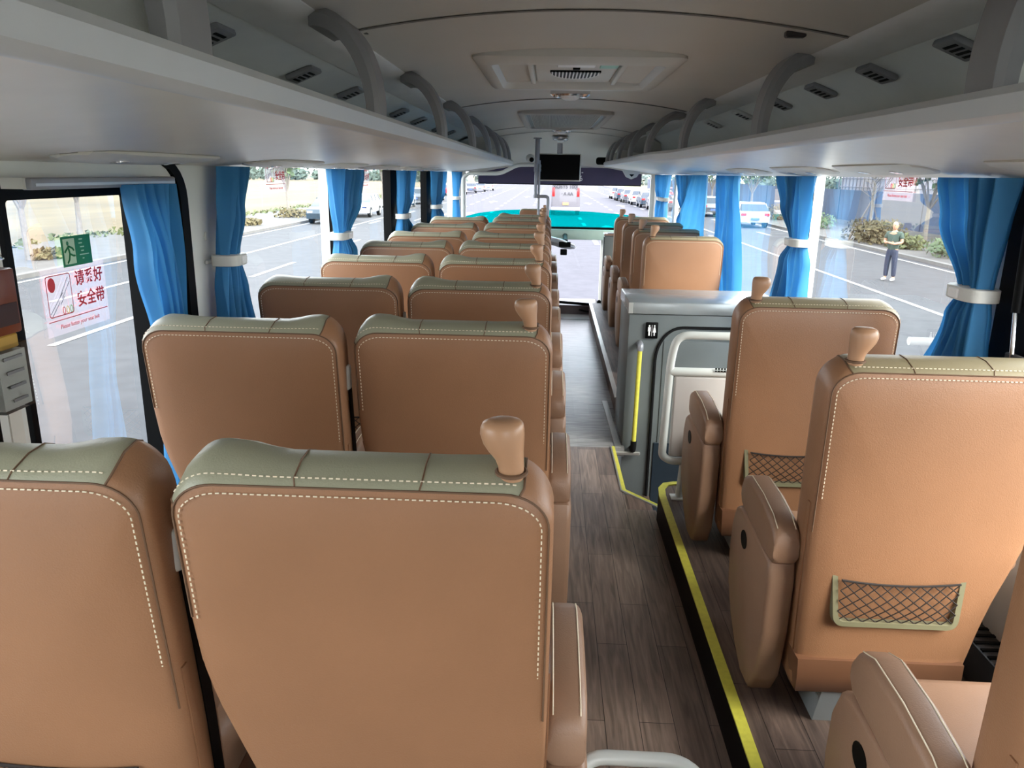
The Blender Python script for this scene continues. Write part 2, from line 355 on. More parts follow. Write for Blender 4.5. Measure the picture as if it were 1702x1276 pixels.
# ------------------------------------------------------------------ ceiling
CX = .11
def ceil_z(x, y):
    z = 1.955 - .07*((x-CX)/.75)**2
    if y > 8.5:
        t = (y-8.5)/1.45; z -= .05*t + .33*t*t
    return z
bm = BM(); NXc = 24; ys = [-1.3+.25*i for i in range(40)]+[8.5+.1*i for i in range(15)]
rows = []
for y in ys:
    rows.append([bm.verts.new((-.66+(1.56)*i/NXc if y < 8.0 else (-.66-.52*min(1, (y-8)/.9)) + (1.56+.91*min(1, (y-8)/.9))*i/NXc, y, 0)) for i in range(NXc+1)])
for r in rows:
    for v in r:
        v.co.z = max(ceil_z(v.co.x, v.co.y), 1.50 if v.co.y > 8.5 else 1.8)
for a, b in zip(rows, rows[1:]):
    for i in range(NXc): bm.faces.new((a[i], a[i+1], b[i+1], b[i]))
struct('ceiling', bm, CEIL, 'grey moulded ceiling lining above the aisle')
bm = BM(); box(bm, XL-.06, XR+.06, -1.35, 9.95, 2.02, 2.06); box(bm, XL-.06, XL-.02, -1.3, 9.9, 1.9, 2.04); box(bm, XR+.02, XR+.06, -1.3, 9.9, 1.9, 2.04)
struct('roof', bm, PILLAR, 'outer roof skin over the ceiling', smooth=False)
for k, y in enumerate((2.45, 5.2, 8.0, 8.75)):
    bm = BM(); r0, r1 = [], []
    for i in range(25):
        x = -.63+1.48*i/24; z = ceil_z(x, y)-.003
        r0.append((x, y, z)); r1.append((x, y+.012, z-.002))
    loft(bm, [r0, r1, [(p[0], p[1], p[2]+.006) for p in r1], [(p[0], p[1], p[2]+.006) for p in r0]], closed=False, cap0=False, cap1=False)
    struct('trim_%d' % (20+k), bm, SEAMC, 'transverse seam across the ceiling lining')
bm = BM(); box(bm, -.63, .86, 2.40, 2.44, 1.93, 1.935); bm.free()

# ------------------------------------------------------------------ luggage racks
def rack(side, label):
    root = empty('luggage_rack', (0, 0, 0), label, 'luggage rack')
    s = side
    def sect(y):
        if s < 0: lip, wall = -.45, XL
        else:
            t = min(1, max(0, (y-4.55)/.7)); t = t*t*(3-2*t); lip, wall = .70-.08*t, XR
        zt = 1.632; zb = 1.583
        d = -s
        return lip, wall, zt, zb, d
    ysn = [-1.28]+[.0+.25*i for i in range(38)]
    ysn = [y for y in ysn if y <= 9.3]
    def prof(y, P): return [(p[0], y, p[1]) for p in P]
    lipr, und, back, rail = [], [], [], []
    for y in ysn:
        lip, wall, zt, zb, d = sect(y)
        # d: +1 means the aisle lies towards +x
        e = 0
        if y > 8.6: e = (y-8.6)/.7*.02
        lipr.append(prof(y, [(lip-d*.015, zt+.004), (lip+d*.004, zt), (lip+d*.016, zt-.014), (lip+d*.012, zb+.006), (lip-d*.004, zb-.004), (lip-d*.02, zb-.004), (lip-d*.02, zt)]))
        und.append(prof(y, [(lip-d*.004, zb-.002), (lip-d*.15, zb-.022), (lip-d*.4, zb-.052), (wall, 1.498), (wall, 1.515), (lip-d*.4, zb-.03), (lip-d*.02, zb+.02)]))
        w2 = wall-s*.06
        if s < 0: cur = [(-1.12, 1.60), (-1.125, 1.66), (-1.10, 1.74), (-1.02, 1.81), (-.9, 1.855), (-.76, 1.875)]
        else: cur = [(1.235, 1.60), (1.24, 1.68), (1.21, 1.77), (1.14, 1.83), (1.05, 1.865), (.98, 1.88)]
        back.append(prof(y, [(lip-d*.01, 1.618)]+cur+[(p[0]+s*.02, p[1]+.02) for p in cur[::-1]]+[(lip-d*.01, 1.604)]))
        if s < 0: rr_ = [(-.80, 1.858), (-.78, 1.852), (-.72, 1.868), (-.70, 1.862), (-.64, 1.874), (-.62, 1.885), (-.62, 1.92), (-.80, 1.90)]
        else: rr_ = [(1.03, 1.862), (1.01, 1.856), (.95, 1.872), (.93, 1.866), (.87, 1.878), (.85, 1.888), (.85, 1.92), (1.03, 1.90)]
        rail.append(prof(y, rr_))
    for nm, rg, m_ in (('lip', lipr, LIPM), ('underside', und, RACKU), ('back_panel', back, RACKB), ('rail', rail, RAIL)):
        bm = BM(); loft(bm, rg); link(nm, bm, m_, root)
    # end cap
    lip, wall, zt, zb, d = sect(9.3)
    bm = BM()
    prism(bm, [(lip, zt), (lip, zb), (lip-d*.4, zb-.05), (wall, 1.5), (wall, 1.8), (lip-d*.42, 1.8), (lip-d*.2, 1.78), (lip-d*.05, 1.70)], 'y', 9.28, 9.34); link('end_cap', bm, RACKU, root)
    # arches
    feet = [1.02, 2.13, 3.40, 4.72, 5.95, 7.1, 8.1, 8.9] if s < 0 else [1.38, 2.83, 4.42, 5.35, 6.5, 7.6, 8.5, 9.1]
    for i, fy in enumerate(feet):
        lip = sect(fy)[0]; d = -s; lean = .14 if s < 0 else .10
        if fy > 7.5: lean *= .5
        rx, rz = ((-.64, 1.877) if s < 0 else (.87, 1.883))
        x0 = lip-d*.012; bm = BM(); rings = []
        for k in range(15):
            t = k/14; a = t*PI/2
            x = x0 + (rx-x0)*(1-math.cos(a)); z = 1.632 + (rz-1.632)*math.sin(a); z2 = z
            tx = (rx-x0)*math.sin(a); tz = (rz-1.632)*math.cos(a); l = math.hypot(tx, tz); nx, nz = -tz/l, tx/l
            if nx*d < 0: nx, nz = -nx, -nz
            w = .055+.07*t*t; th = .016+.010*t; yc = fy + lean*t*t
            ring = []
            for (a_, b_) in ((-1, .3), (-.8, 1), (.8, 1), (1, .3), (1, -1), (-1, -1)):
                ring.append((x+nx*th*b_, yc+w*a_, z+nz*th*b_))
            rings.append(ring)
        loft(bm, rings); ar = link('arch', bm, ARCHM, root)
        if i > 0: continue
        # divider fin just ahead of the arch
        bm = BM(); P = []
        for k in range(13):
            a = k/12*PI/2; P.append((x0-d*.01+(rx-x0)*(1-math.cos(a)), 1.62+(rz-1.635)*math.sin(a)))
        P.append((rx-d*.02, 1.80)); P.append((rx-d*.05, 1.62))
        prism(bm, P, 'y', fy+.075, fy+.085); dv = link('divider', bm, RACKB, root)
        bm = BM(); tube(bm, [(p[0]+d*.004, fy+.08, p[1]) for p in P[:10]], .004, 6); link('divider_rim', bm, ARCHL, dv)
    # air vents on the back panel
    vy = [2.2, 3.02, 3.72, 4.9, 5.62, 6.6, 7.3] if s < 0 else [1.95, 2.30, 2.86, 3.42, 4.02, 4.75, 5.6]
    for y in vy:
        vr_p = BM(); ang = math.radians(22)
        if s < 0: base = Vector((-.93, y, 1.838)); tdir = Vector((math.cos(ang), 0, math.sin(ang))); nn = Vector((math.sin(ang), 0, -math.cos(ang)))
        else: base = Vector((1.10, y, 1.842)); tdir = Vector((-math.cos(ang), 0, math.sin(ang))); nn = Vector((-math.sin(ang), 0, -math.cos(ang)))
        mt = Matrix(((tdir.x, 0, nn.x, base.x), (0, 1, 0, base.y), (tdir.z, 0, nn.z, base.z), (0, 0, 0, 1)))
        box(vr_p, -.055, .055, -.06, .06, -.004, .016, .006, 2, mt); vr = link('air_vent', vr_p, WHITEPL if y > 4.6 and s > 0 else ARCHM, root)
        b2 = BM()
        for q in range(4): box(b2, -.036+.020*q, -.026+.020*q, -.04, .03, .0155, .0175, 0, 1, mt)
        link('vent_slot', b2, BLACK, vr, smooth=False)
    return root
rack(-1, 'pale luggage rack with grey arches above the paired seats')
rack(1, 'pale luggage rack with grey arches above the single seats')
# reading light pods under the racks
def pod(x, y0, y1, label, grp):
    root = empty('reading_light_pod', (x, (y0+y1)/2, 1.507 if x < 0 else 1.519), label, 'reading light', grp); L_ = (y1-y0)/2
    root.rotation_euler[1] = -.10 if x < 0 else .17
    bm = BM(); rings = []
    for t, w, z in ((-1, .02, .004), (-.97, .05, .002), (-.85, .07, -.003), (-.4, .078, -.006), (.4, .078, -.006), (.85, .07, -.003), (.97, .05, .002), (1, .02, .004)):
        rings.append([(-w, t*L_, .008), (-w, t*L_, z+.006), (-w*.7, t*L_, z), (w*.7, t*L_, z), (w, t*L_, z+.006), (w, t*L_, .008)])
    loft(bm, rings); link('housing', bm, WHITEPL, root)
    for q in (-.4, .4):
        b2 = BM(); disc(b2, (0, q*L_, -.009), .022, .022, 'z', 16, .004); link('lens', b2, CHROME, root)
ords = ['first', 'second', 'third', 'fourth', 'fifth', 'sixth', 'seventh', 'eighth', 'ninth', 'tenth']
for i, (a, b) in enumerate([(1.62, 2.26), (2.68, 3.3), (3.5, 4.1), (4.35, 4.95), (5.2, 5.8), (6.1, 6.7)]):
    pod(-1.0, a, b, 'flat white reading light panel above the %s paired seat row from rear' % ords[i+1], 'reading lights under the racks')
for i, (a, b) in enumerate([(1.4, 2.05), (2.45, 3.1), (3.3, 3.95), (4.3, 4.95), (5.3, 5.9)]):
    pod(1.12, a, b, 'flat white reading light panel under the single-seat rack, %s from the rear' % ords[i], 'reading lights under the racks')

# ------------------------------------------------------------------ seats
def hw(z, top=.952):
    """half width of the back at height z above the platform"""
    P = [(.13, .205), (.25, .212), (.35, .225), (.48, .246), (.60, .258), (.72, .264), (.90, .264)]
    if z <= P[0][0]: return P[0][1]
    for (a, b), (c, d) in zip(P, P[1:]):
        if z <= c:
            t = (z-a)/(c-a); t = t*t*(3-2*t); return b+(d-b)*t
    return P[-1][1]
HWT = [(.10, .140), (.20, .155), (.30, .172), (.40, .196), (.48, .222), (.56, .245), (.64, .259), (.72, .263), (.9, .264)]
def hwt(z):
    if z <= HWT[0][0]: return HWT[0][1]
    for (a, b), (c, d) in zip(HWT, HWT[1:]):
        if z <= c: return b+(d-b)*(z-a)/(c-a)
    return HWT[-1][1]
def hws(z): return .264 - .010*max(0, (.5-z))/.4
ZT = .95
def outline(raise_l, raise_r, inset, lift, n=9, soft=1.0):
    """closed (x,z) outline of the back seen from behind, from bottom left anticlockwise... returns pts and index range of the top"""
    R = .062; pts = []
    zs = [.13+.0855*i for i in range(9)]
    zc = ZT - R
    zs = [.13 + (zc-.13)*i/9 for i in range(10)]
    left = [(-hwt(z)+inset, z) for z in zs]
    W_ = .264-inset
    cl = [(-W_+R-R*math.cos(math.radians(90*k/n)), zc+(R+lift-inset*.6)*math.sin(math.radians(90*k/n))) for k in range(1, n+1)]
    def bump(x):
        u = x/.264; b = 0
        if u < -.42: b = raise_l*(.5-.5*math.cos(PI*min(1, (-.42-u)/.32)))
        if u > .42: b = raise_r*(.5-.5*math.cos(PI*min(1, (u-.42)/.32)))
        return b*soft
    mid = [(-W_+R+(2*W_-2*R)*k/14, ZT+lift-inset*.6) for k in range(1, 14)]
    crn = [(-p[0], p[1]) for p in cl[::-1]]
    top = cl+mid+crn
    top = [(x, z+bump(x)*(1 if z > zc+R*.5 else (z-zc)/(R*.5))) for x, z in top]
    right = [(hws(z)-inset, z) for z in zs[::-1]]
    pts = left+top+right
    return pts, len(left), len(left)+len(top)
DEPTHS = [(.022, .0), (.006, .004), (.0, .012), (-.001, .05), (-.001, .085), (.004, .108), (.016, .124), (.032, .132)]
LIFTS = [-.014, -.006, .0, .012, .014, .008, .0, -.01]
REC = [0.0]
def yof(z, y):
    return y + REC[0]*max(0, ZT-z)
def make_seat(kind):
    """kind: 'aisle' (handle +x side, armrest +x), 'window' (no handle), 'single' (handle -x side, armrests both), 'guide'"""
    m = -1 if kind == 'single' else 1      # mirror
    REC[0] = .03 if kind == 'single' else .13
    root = empty('coach_seat')
    rl, rr2 = (.014, .002) if kind != 'window' else (.006, .014)
    if kind in ('single', 'guide'): rl, rr2 = .0, .0
    rings = []
    for (ins, y), lf, sf in zip(DEPTHS, LIFTS, (0, 0, .15, .8, 1, 1, .9, .8)):
        P, i0, i1 = outline(rl, rr2, ins, lf, soft=sf)
        rings.append([(m*x, yof(z, y), z) for x, z in P])
    n = len(rings[0])
    def is_top(j, k): return j >= 1 and i0+1 <= k < i1-7
    bm = BM()
    V = loft(bm, rings, closed=True, cap0=False, cap1=True, sel=lambda j, k: not is_top(j, k))
    # rear face: bulging inset rings
    P0 = rings[0]; prev = V[0]; cx, cz = m*.04, .56
    for s_, dy in ((.94, -.004), (.8, -.008), (.5, -.011), (.2, -.012)):
        cur = [bm.verts.new((cx+(p[0]-cx)*s_, yof(cz+(p[2]-cz)*s_, .0)+dy, cz+(p[2]-cz)*s_)) for p in P0]
        for k in range(n): bm.faces.new((prev[k], prev[(k+1) % n], cur[(k+1) % n], cur[k]))
        prev = cur
    bm.faces.new(prev); clean(bm)
    link('backrest', bm, LEATHER, root, angle=50)
    bm = BM(); loft(bm, rings, closed=True, cap0=False, cap1=False, sel=lambda j, k: is_top(j, k)); clean(bm)
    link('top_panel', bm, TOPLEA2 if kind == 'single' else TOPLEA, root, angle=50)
    # piping / seam along the rear top edge, cross seams
    R1 = rings[1]; bm = BM()
    tube(bm, [(p[0], p[1]-.001, p[2]+.0) for p in R1[i0-3:i1+5]], .0017, 5, True)
    for u in (i0+12, i1-13):
        tube(bm, [(r[u][0], r[u][1], r[u][2]+.0004) for r in rings[1:7]], .0013, 5)
    for u in (i0+1, i1-7):
        tube(bm, [(r[u][0], r[u][1], r[u][2]) for r in rings[1:7]], .0018, 5)
    link('piping', bm, SEAM, root)
    # dashed stitching either side of the seam
    bm = BM()
    def dashes(path, ln=.0055, gap=.004, r=.0009):
        acc = 0; seg = ln+gap
        for a, b in zip(path, path[1:]):
            a = Vector(a); b = Vector(b); L0 = (b-a).length; d = (b-a)/max(L0, 1e-6); t = -acc
            while t < L0:
                s0, s1 = max(t, 0), min(t+ln, L0)
                if s1 > s0:
                    mid = a+d*(s0+s1)/2; h = d*(s1-s0)/2; u_ = Vector((0, -1, .3)).normalized()*r; w_ = d.cross(u_).normalized()*r
                    vs = [bm.verts.new(mid+x) for x in (-h-w_, h-w_, h+w_, -h+w_)]; vt = [bm.verts.new(v.co+u_*1.6) for v in vs]
                    bm.faces.new(vt); [bm.faces.new((vs[q], vs[(q+1) % 4], vt[(q+1) % 4], vt[q])) for q in range(4)]
                t += seg
            acc = (L0 - t + seg) if False else max(0, L0-(t-seg)); acc = acc % seg
    A = rings[0][i0-3:i1+4]
    A2 = rings[1][i0-3:i1+4]; dashes([((p[0]*.62+q[0]*.38), p[1]*.62+q[1]*.38-.0022, p[2]*.62+q[2]*.38) for p, q in zip(A, A2)])
    link('stitching', bm, STITCH, root, smooth=False); bm = BM()
    Bp = rings[2][i0+2:i1-7]
    dashes([(p[0], p[1]+.002, p[2]+.0012) for p in Bp])
    link('stitching', bm, STITCH, root, smooth=False)
    # side zip flap
    for s_ in (-1, 1):
        bm = BM(); R3 = []
        for z in [.22+.05*i for i in range(9)]:
            x = s_*((hws(z) if s_*m > 0 else hwt(z))+.0005); y = yof(z, .016)
            R3.append([(x, y, z), (x+s_*.003, y, z), (x+s_*.003, y+.016, z), (x, y+.016, z)])
        loft(bm, R3); link('side_flap', bm, LEATHER, root)
    # lower rear cover
    bm = BM(); rg = []
    for z, w, y0 in ((.135, .19, .035), (.15, .205, .018), (.20, .214, .008), (.245, .217, .012)):
        wl, wr = .128+(w-.19)*.5, .256+(w-.217)*.5
        rg.append([(-m*wl, y0, z), (m*wr, y0, z), (m*(wr+.003), y0+.05, z), (m*wr, y0+.11, z), (-m*wl, y0+.11, z), (-m*(wl+.003), y0+.05, z)])
    for r in rg: r[:] = [(x, yof(z, y)-.028, z-.03) for x, y, z in r]
    loft(bm, rg); link('rear_cover', bm, BROWNPL, root, angle=40)
    # seat cushion
    bm = BM(); box(bm, -.235, .235, .12+(.1 if m > 0 else 0), .60, .20, .36, .05, 4); link('seat_cushion', bm, ARMLEA, root)
    bm = BM(); box(bm, -.22 if m < 0 else -.12, .22 if m > 0 else .12, .08+(.08 if m > 0 else 0), .56, .12, .20, .02, 2); link('cushion_frame', bm, BROWNPL, root)
    # pedestal
    for s_ in (-1, 1):
        bm = BM(); prism(bm, [(.02, .125), (.40, .125), (.34, .0), (.06, .0)], 'x', s_*.155*1-.025, s_*.155+.025); link('leg', bm, ALU, root)
    # net pocket
    if kind != 'guide':
        zp0, zp1, xw = .325, .445, .145
        fr = BM()
        yb = -.006+yof(.385, 0)
        path = rpath([(m*.045-xw-.004, yb+.004, zp1), (m*.045-xw+.006, yb-.012, zp0), (m*.045+xw-.006, yb-.012, zp0), (m*.045+xw+.004, yb+.004, zp1)], .02, 5)
        rg = []
        for i, p in enumerate(path):
            a = path[max(0, i-1)]; b = path[min(len(path)-1, i+1)]; t_ = (b-a).normalized(); nrm = Vector((t_.z, 0, -t_.x)).normalized()
            w = .009
            rg.append([p+nrm*w+Vector((0, .006, 0)), p+nrm*w*.7+Vector((0, -.008, 0)), p-nrm*w*.7+Vector((0, -.008, 0)), p-nrm*w+Vector((0, .006, 0))])
        loft(fr, rg); pk = link('net_pocket', fr, POCKETF, root)
        nb = BM()
        pcx = m*.045
        def netp(u, v):   # u -1..1, v 0..1
            sag = -.010*(1-u*u)*v
            return Vector((pcx+u*(xw-.008), yb-.016-.012*math.sin(PI*min(1, v))*(1-u*u), zp0+.006+(zp1-zp0-.012)*v+sag))
        K = 9
        for q in range(-4, K+1):
            for sg in (1, -1):
                pts = []
                for t in range(9):
                    v = t/8; u = sg*(-1+2*(q+v*4)/K)
                    if -1 <= u <= 1: pts.append(netp(u, v))
                if len(pts) > 1: tube(nb, pts, .0015, 4, False)
        tube(nb, [netp(-1+2*t/10, 1) for t in range(11)], .003, 6)
        link('net', nb, NETM, pk)
    # handle
    if kind in ('aisle', 'single', 'guide'):
        bm = BM(); rg = []
        hx = .205
        for z, rx, ry, ox, oy in ((-.02, .021, .022, 0, 0), (.0, .0215, .023, 0, 0), (.014, .022, .024, -.001, 0), (.026, .0245, .026, -.004, 0), (.038, .030, .029, -.010, 0), (.050, .035, .031, -.0145, 0), (.062, .0375, .032, -.0165, 0), (.072, .037, .031, -.0165, 0), (.080, .034, .028, -.0155, 0), (.0845, .026, .021, -.013, 0), (.086, .012, .010, -.013, 0)):
            rg.append([(m*(hx+(ox+rx*math.cos(2*PI*k/18))*.80), .036+(oy+ry*math.sin(2*PI*k/18))*.82, ZT+.006+z*.93) for k in range(18)])
        loft(bm, rg); hd = link('grab_handle', bm, HANDLE, root, angle=60)
        bm = BM(); tube(bm, [(m*(hx+.020*math.cos(2*PI*k/20)), .036+.0225*math.sin(2*PI*k/20), ZT+.0105) for k in range(21)], .003, 6, False); link('handle_collar', bm, SEAM, hd)
    # armrests
    def armrest(sx, big=True):
        ry_ = yof(.48, 0) if m > 0 else 0
        w = .068 if big else .045; ix = .262 if big else .205; x0 = sx*ix; x1 = sx*(ix+w); a, b = min(x0, x1), max(x0, x1)
        ar = BM(); rg = []
        for y, zc_, h, ww in ((.06, .475, .030, .92), (.075, .48, .048, .97), (.12, .488, .058, 1), (.22, .50, .060, 1), (.33, .506, .056, 1), (.375, .50, .046, .96), (.395, .492, .028, .88)):
            c_ = (a+b)/2; hh = ww*w/2; r_ = .018; y = y+ry_*(1 if not big else .4)
            ring = []
            for (qx, qz, a0) in ((1, 1, 0), (-1, 1, 90), (-1, -1, 180), (1, -1, 270)):
                for k in range(5):
                    an = math.radians(a0+90*k/4); ring.append((c_+qx*(hh-r_)+r_*math.cos(an), y, zc_+qz*(h-r_)+r_*math.sin(an)))
            rg.append(ring)
        loft(ar, rg); arm = link('armrest', ar, ARMLEA, root, angle=60)
        sb = BM()
        for e in (-1, 1):
            tube(sb, [(r[0][0]*.5+r[9][0]*.5+e*(w/2-.012), r[0][1], max(p[2] for p in r)-.0008) for r in rg[1:6]], .0013, 5)
        link('armrest_seam', sb, STITCH, arm)
        if big:
            pb = BM(); c_ = (a+b)/2+sx*.004
            P = [(.065, .40), (.075, .44), (.16, .448), (.27, .452), (.375, .455), (.415, .435), (.44, .38), (.445, .28), (.425, .19), (.37, .12), (.29, .06), (.21, .025), (.14, .03), (.095, .10), (.07, .24)]
            for q, (dx, sc) in enumerate(((-.030, .93), (-.024, 1), (.026, 1), (.033, .94))):
                pass
            rg2 = []
            cy, cz = .25, .25
            for dx, sc in ((-.036, .95), (-.033, .99), (-.026, 1), (.018, 1), (.027, .985), (.032, .95)):
                rg2.append([(c_+sx*dx, cy+(p[0]-cy)*sc, cz+(p[1]-cz)*sc) for p in P])
            loft(pb, rg2); sp_ = link('side_panel', pb, ARMLEA, root, angle=60)
            qb = BM(); xo = c_+sx*.0325
            prism(qb, [(.30+.03*math.cos(2*PI*k/16), .385+.016*math.sin(2*PI*k/16)*1.6) for k in range(16)], 'x', xo-.001, xo+.0015); link('recline_button', qb, BLACK, sp_)
    if kind == 'aisle': armrest(1)
    if kind == 'window': armrest(1, False)
    if kind == 'single': armrest(-1); armrest(1, False)
    # belt retractor on the inner upper side
    if kind in ('window', 'aisle'):
        s_ = 1 if kind == 'window' else -1
        bm = BM(); box(bm, s_*.262-.011, s_*.262+.011, yof(.8, .055), yof(.8, .085), .77, .84, .008, 3); bl = link('belt_guide', bm, WHITEPL, root)
        bm = BM(); R3 = []
        for t in range(9):
            z = .775-.058*t; hh = (hws(z) if s_ > 0 else hwt(z)); y_ = yof(z, .055); R3.append([(s_*(hh+.004), y_, z), (s_*(hh+.006), y_, z), (s_*(hh+.006), y_+.03, z), (s_*(hh+.004), y_+.03, z)])
        loft(bm, R3); link('belt_strap', bm, BLACK, bl)
    return root
proto = {k: make_seat(k) for k in ('aisle', 'window', 'single', 'guide')}
used = set()
def put(kind, x, y, label, grp, sc=1.0, z=PZ):
    o = proto[kind] if kind not in used else copy_tree(proto[kind]); used.add(kind)
    o.location = (x, y, z); tag(o, label, 'coach seat', grp)
    if sc != 1: o.scale = (sc, 1, sc)
    return o
AY = [.935, 1.955, 2.75, 3.555, 4.35, 5.10, 6.02, 6.90, 7.55]
for i, y in enumerate(AY):
    put('aisle', -.2465, y, 'tan aisle-side seat with grab knob, paired seats, %s row from the rear' % ords[i], 'aisle-side paired seats')
WYs = [.925, 1.92, 2.755, 3.56, 4.33, 5.08, 5.96, 6.92]
for i, y in enumerate(WYs):
    put('window', -.803, y, 'tan window-side seat without knob, paired seats, %s row from the rear' % ords[i], 'window-side paired seats')
SYs = [(.84, 'tan leather single seat cut off at the picture edge, rearmost single'),
       (1.665, 'tan leather single seat with a whole net pocket, second single from the rear'),
       (2.525, 'tan leather single seat directly behind the white partition frame'),
       (5.19, 'tan leather single seat directly ahead of the grey toilet cabinet'),
       (5.88, 'single seat shaded by the loose blue curtain, second ahead of toilet cabinet'),
       (6.70, 'tan leather single seat, third ahead of the toilet cabinet'),
       (7.56, 'tan leather single seat next to the front grey cabinet')]
for y, l in SYs: put('single', .894, y, l, 'single seats')
put('guide', -.175, 8.85, 'small tan guide seat with grab knob at the foot of grab pole', 'front staff seats', .62, PZ+.37)

# footrest and heater duct under the rear single seats
bm = BM(); box(bm, .71, 1.04, 1.705, 1.73, .215, .230, .006, 2); box(bm, .80, .82, 1.707, 1.725, .141, .218); box(bm, .96, .98, 1.707, 1.725, .141, .218)
tag(link('footrest_bar', bm, ALU), 'pale metal footrest bar under the second single seat from the rear', 'footrest')
root = empty('heater_duct', (1.2, 0, PZ), 'dark ribbed heater duct along the wall beside single seats', 'heater')
bm = BM(); box(bm, .0, .085, -1.2, 3.2, 0, .12, .01, 2); link('housing', bm, DARKP, root)
bm = BM()
for k in range(60): box(bm, .006, .08, .9+.035*k, .912+.035*k, .119, .123)
link('grille', bm, BLACK, root, smooth=False)
# low white rail at the bottom of the picture
bm = BM(); tube(bm, rpath([(.085, .95, PZ), (.085, 1.21, .44), (.285, 1.21, .44), (.335, 1.15, .40), (.345, .95, .02)], .05, 6), .0135, 12)
tag(link('floor_rail', bm, WTUBE), 'white bent tube rail low in the aisle beside the rearmost aisle seat', 'rail')

# ------------------------------------------------------------------ toilet cabinet
root = empty('toilet_cabinet', (.45, 4.17, 0), 'grey toilet cabinet with brushed top in the stairwell behind a white rail', 'toilet cabinet')
bm = BM(); box(bm, 0, XR-.45-.005, .004, .50, -.88, .76, .006, 2); link('body', bm, GREYM, root)
bm = BM(); box(bm, -.004, XR-.452, -.006, .51, .762, .828, .008, 2); link('top', bm, GREYT, root)
bm = BM(); box(bm, -.006, .018, -.009, -.004, .765, .825, .002, 1); link('corner_bracket', bm, STEEL, root)
bm = BM(); P = []
for k in range(9):
    a = math.radians(180-90*k/8); P.append((.30+.14*math.cos(a), .50+.19*math.sin(a)))
P2 = [(.16, -.86)]+P+[(.74, .69), (.74, -.86)]
prism(bm, P2, 'y', -.006, .003); dr = link('door', bm, GREYM, root)
bm = BM(); tube(bm, [(p[0]-.006, -.008, p[1]+.003) for p in P2[:-1]], .008, 6); link('door_seal', bm, RUBBER, dr)
bm = BM(); box(bm, .195, .74, -.012, -.006, -.8, .62, .01, 2); link('door_panel', bm, GREYM, dr)
bm = BM(); box(bm, .175, .74, -.0135, -.007, -.85, .03, .004, 1); link('door_lower_panel', bm, mat('dark_steel', (40, 52, 62), .35, .3), dr)
# yellow handle
bm = BM(); tube(bm, rpath([(.065, .0, .60), (.065, -.055, .60), (.063, -.055, .57)], .03, 6), .017, 12); hd = link('handle', bm, GREYTUBE, root)
bm = BM(); tube(bm, [(.063, -.055, .58), (.058, -.055, .03)], .0125, 14); link('yellow_grip', bm, YELLOW, hd)
bm = BM(); tube(bm, rpath([(.058, -.055, .05), (.057, -.055, -.01), (.057, 0.0, -.01)], .03, 6), .017, 12); link('handle_end', bm, RUBBER, hd)
bm = BM(); box(bm, -.05, .10, -.05, -.03, -.04, -.02, .004, 1); link('kick_bar', bm, STEEL, root)
sg = empty('toilet_sign', (.575, 4.163, .675), 'small black toilet sign with two white figures on grey cabinet', 'sign')
bm = BM(); box(bm, -.034, .034, -.010, 0, -.045, .045, .004, 2); link('plate', bm, BLACK, sg)
for s_ in (-1, 1):
    bm = BM(); x = s_*.014; disc(bm, (x, .026, -.0115), .0045, .0045, 'y', 12, .0015)
    if s_ < 0: prism(bm, [(x-.007, .019), (x+.007, .019), (x+.007, -.004), (x+.004, -.004), (x+.004, -.028), (x-.004, -.028), (x-.004, -.004), (x-.007, -.004)], 'y', -.0115, -.010)
    else: prism(bm, [(x-.004, .019), (x+.004, .019), (x+.009, -.010), (x+.003, -.010), (x+.003, -.028), (x-.003, -.028), (x-.003, -.010), (x-.009, -.010)], 'y', -.0115, -.010)
    link('figure', bm, WHITE, sg, smooth=False)
bm = BM(); box(bm, -.001, .001, -.0115, -.01, -.03, .03); link('divider_line', bm, WHITE, sg, smooth=False)
# white partition frame
root = empty('partition_frame', (.52, 3.13, PZ), 'white tube partition frame with pale padded panel behind toilet stairs', 'partition')
fy = 0
bm = BM(); tube(bm, rpath([(.66, 0, .72), (.02, 0, .72), (0, 0, .62), (-.01, 0, .19), (.03, 0, .17), (.66, 0, .17)], .07, 8), .017, 12); link('tube_frame', bm, WTUBE, root)
bm = BM(); tube(bm, [(.0, 0, .565), (.66, 0, .565)], .019, 12); link('cross_tube', bm, WTUBE, root)
bm = BM(); tube(bm, [(.085, 0, .17), (.075, 0, .0)], .016, 12); box(bm, .04, .11, -.03, .03, 0, .006); link('post', bm, WTUBE, root)
bm = BM(); tube(bm, [(.60, 0, .17), (.60, 0, .0)], .016, 12); link('post', bm, WTUBE, root)
bm = BM(); tube(bm, [(.08, 0, .06), (.14, 0, .06)], .014, 10); link('stub', bm, WTUBE, root)
bm = BM(); box(bm, .018, .66, -.012, .012, .192, .548, .01, 3); pn = link('panel', bm, PANELW, root)
bm = BM(); prism(bm, [(.155, .40), (.18, .40), (.165, .27), (.14, .25), (.135, .30)], 'y', -.03, -.012); link('net_bracket', bm, BLACK, root)
bm = BM()
for q in range(-3, 9):
    for sg_ in (1, -1):
        pts = []
        for t in range(7):
            v = t/6; u = (q+v*3)/8
            if sg_ < 0: u = 1-u
            if 0 <= u <= 1: pts.append((.17+.38*u, -.032, .26+.13*v-.015*math.sin(PI*u)))
        if len(pts) > 1: tube(bm, pts, .0025, 5, False)
link('net', bm, NETM, root)
bm = BM()
for k in range(14):
    for rw in range(2): box(bm, .18+.012*k, .187+.012*k, -.022, -.0185, .583-.010*rw, .589-.010*rw)
link('printed_notice', bm, BLACK, root, smooth=False)

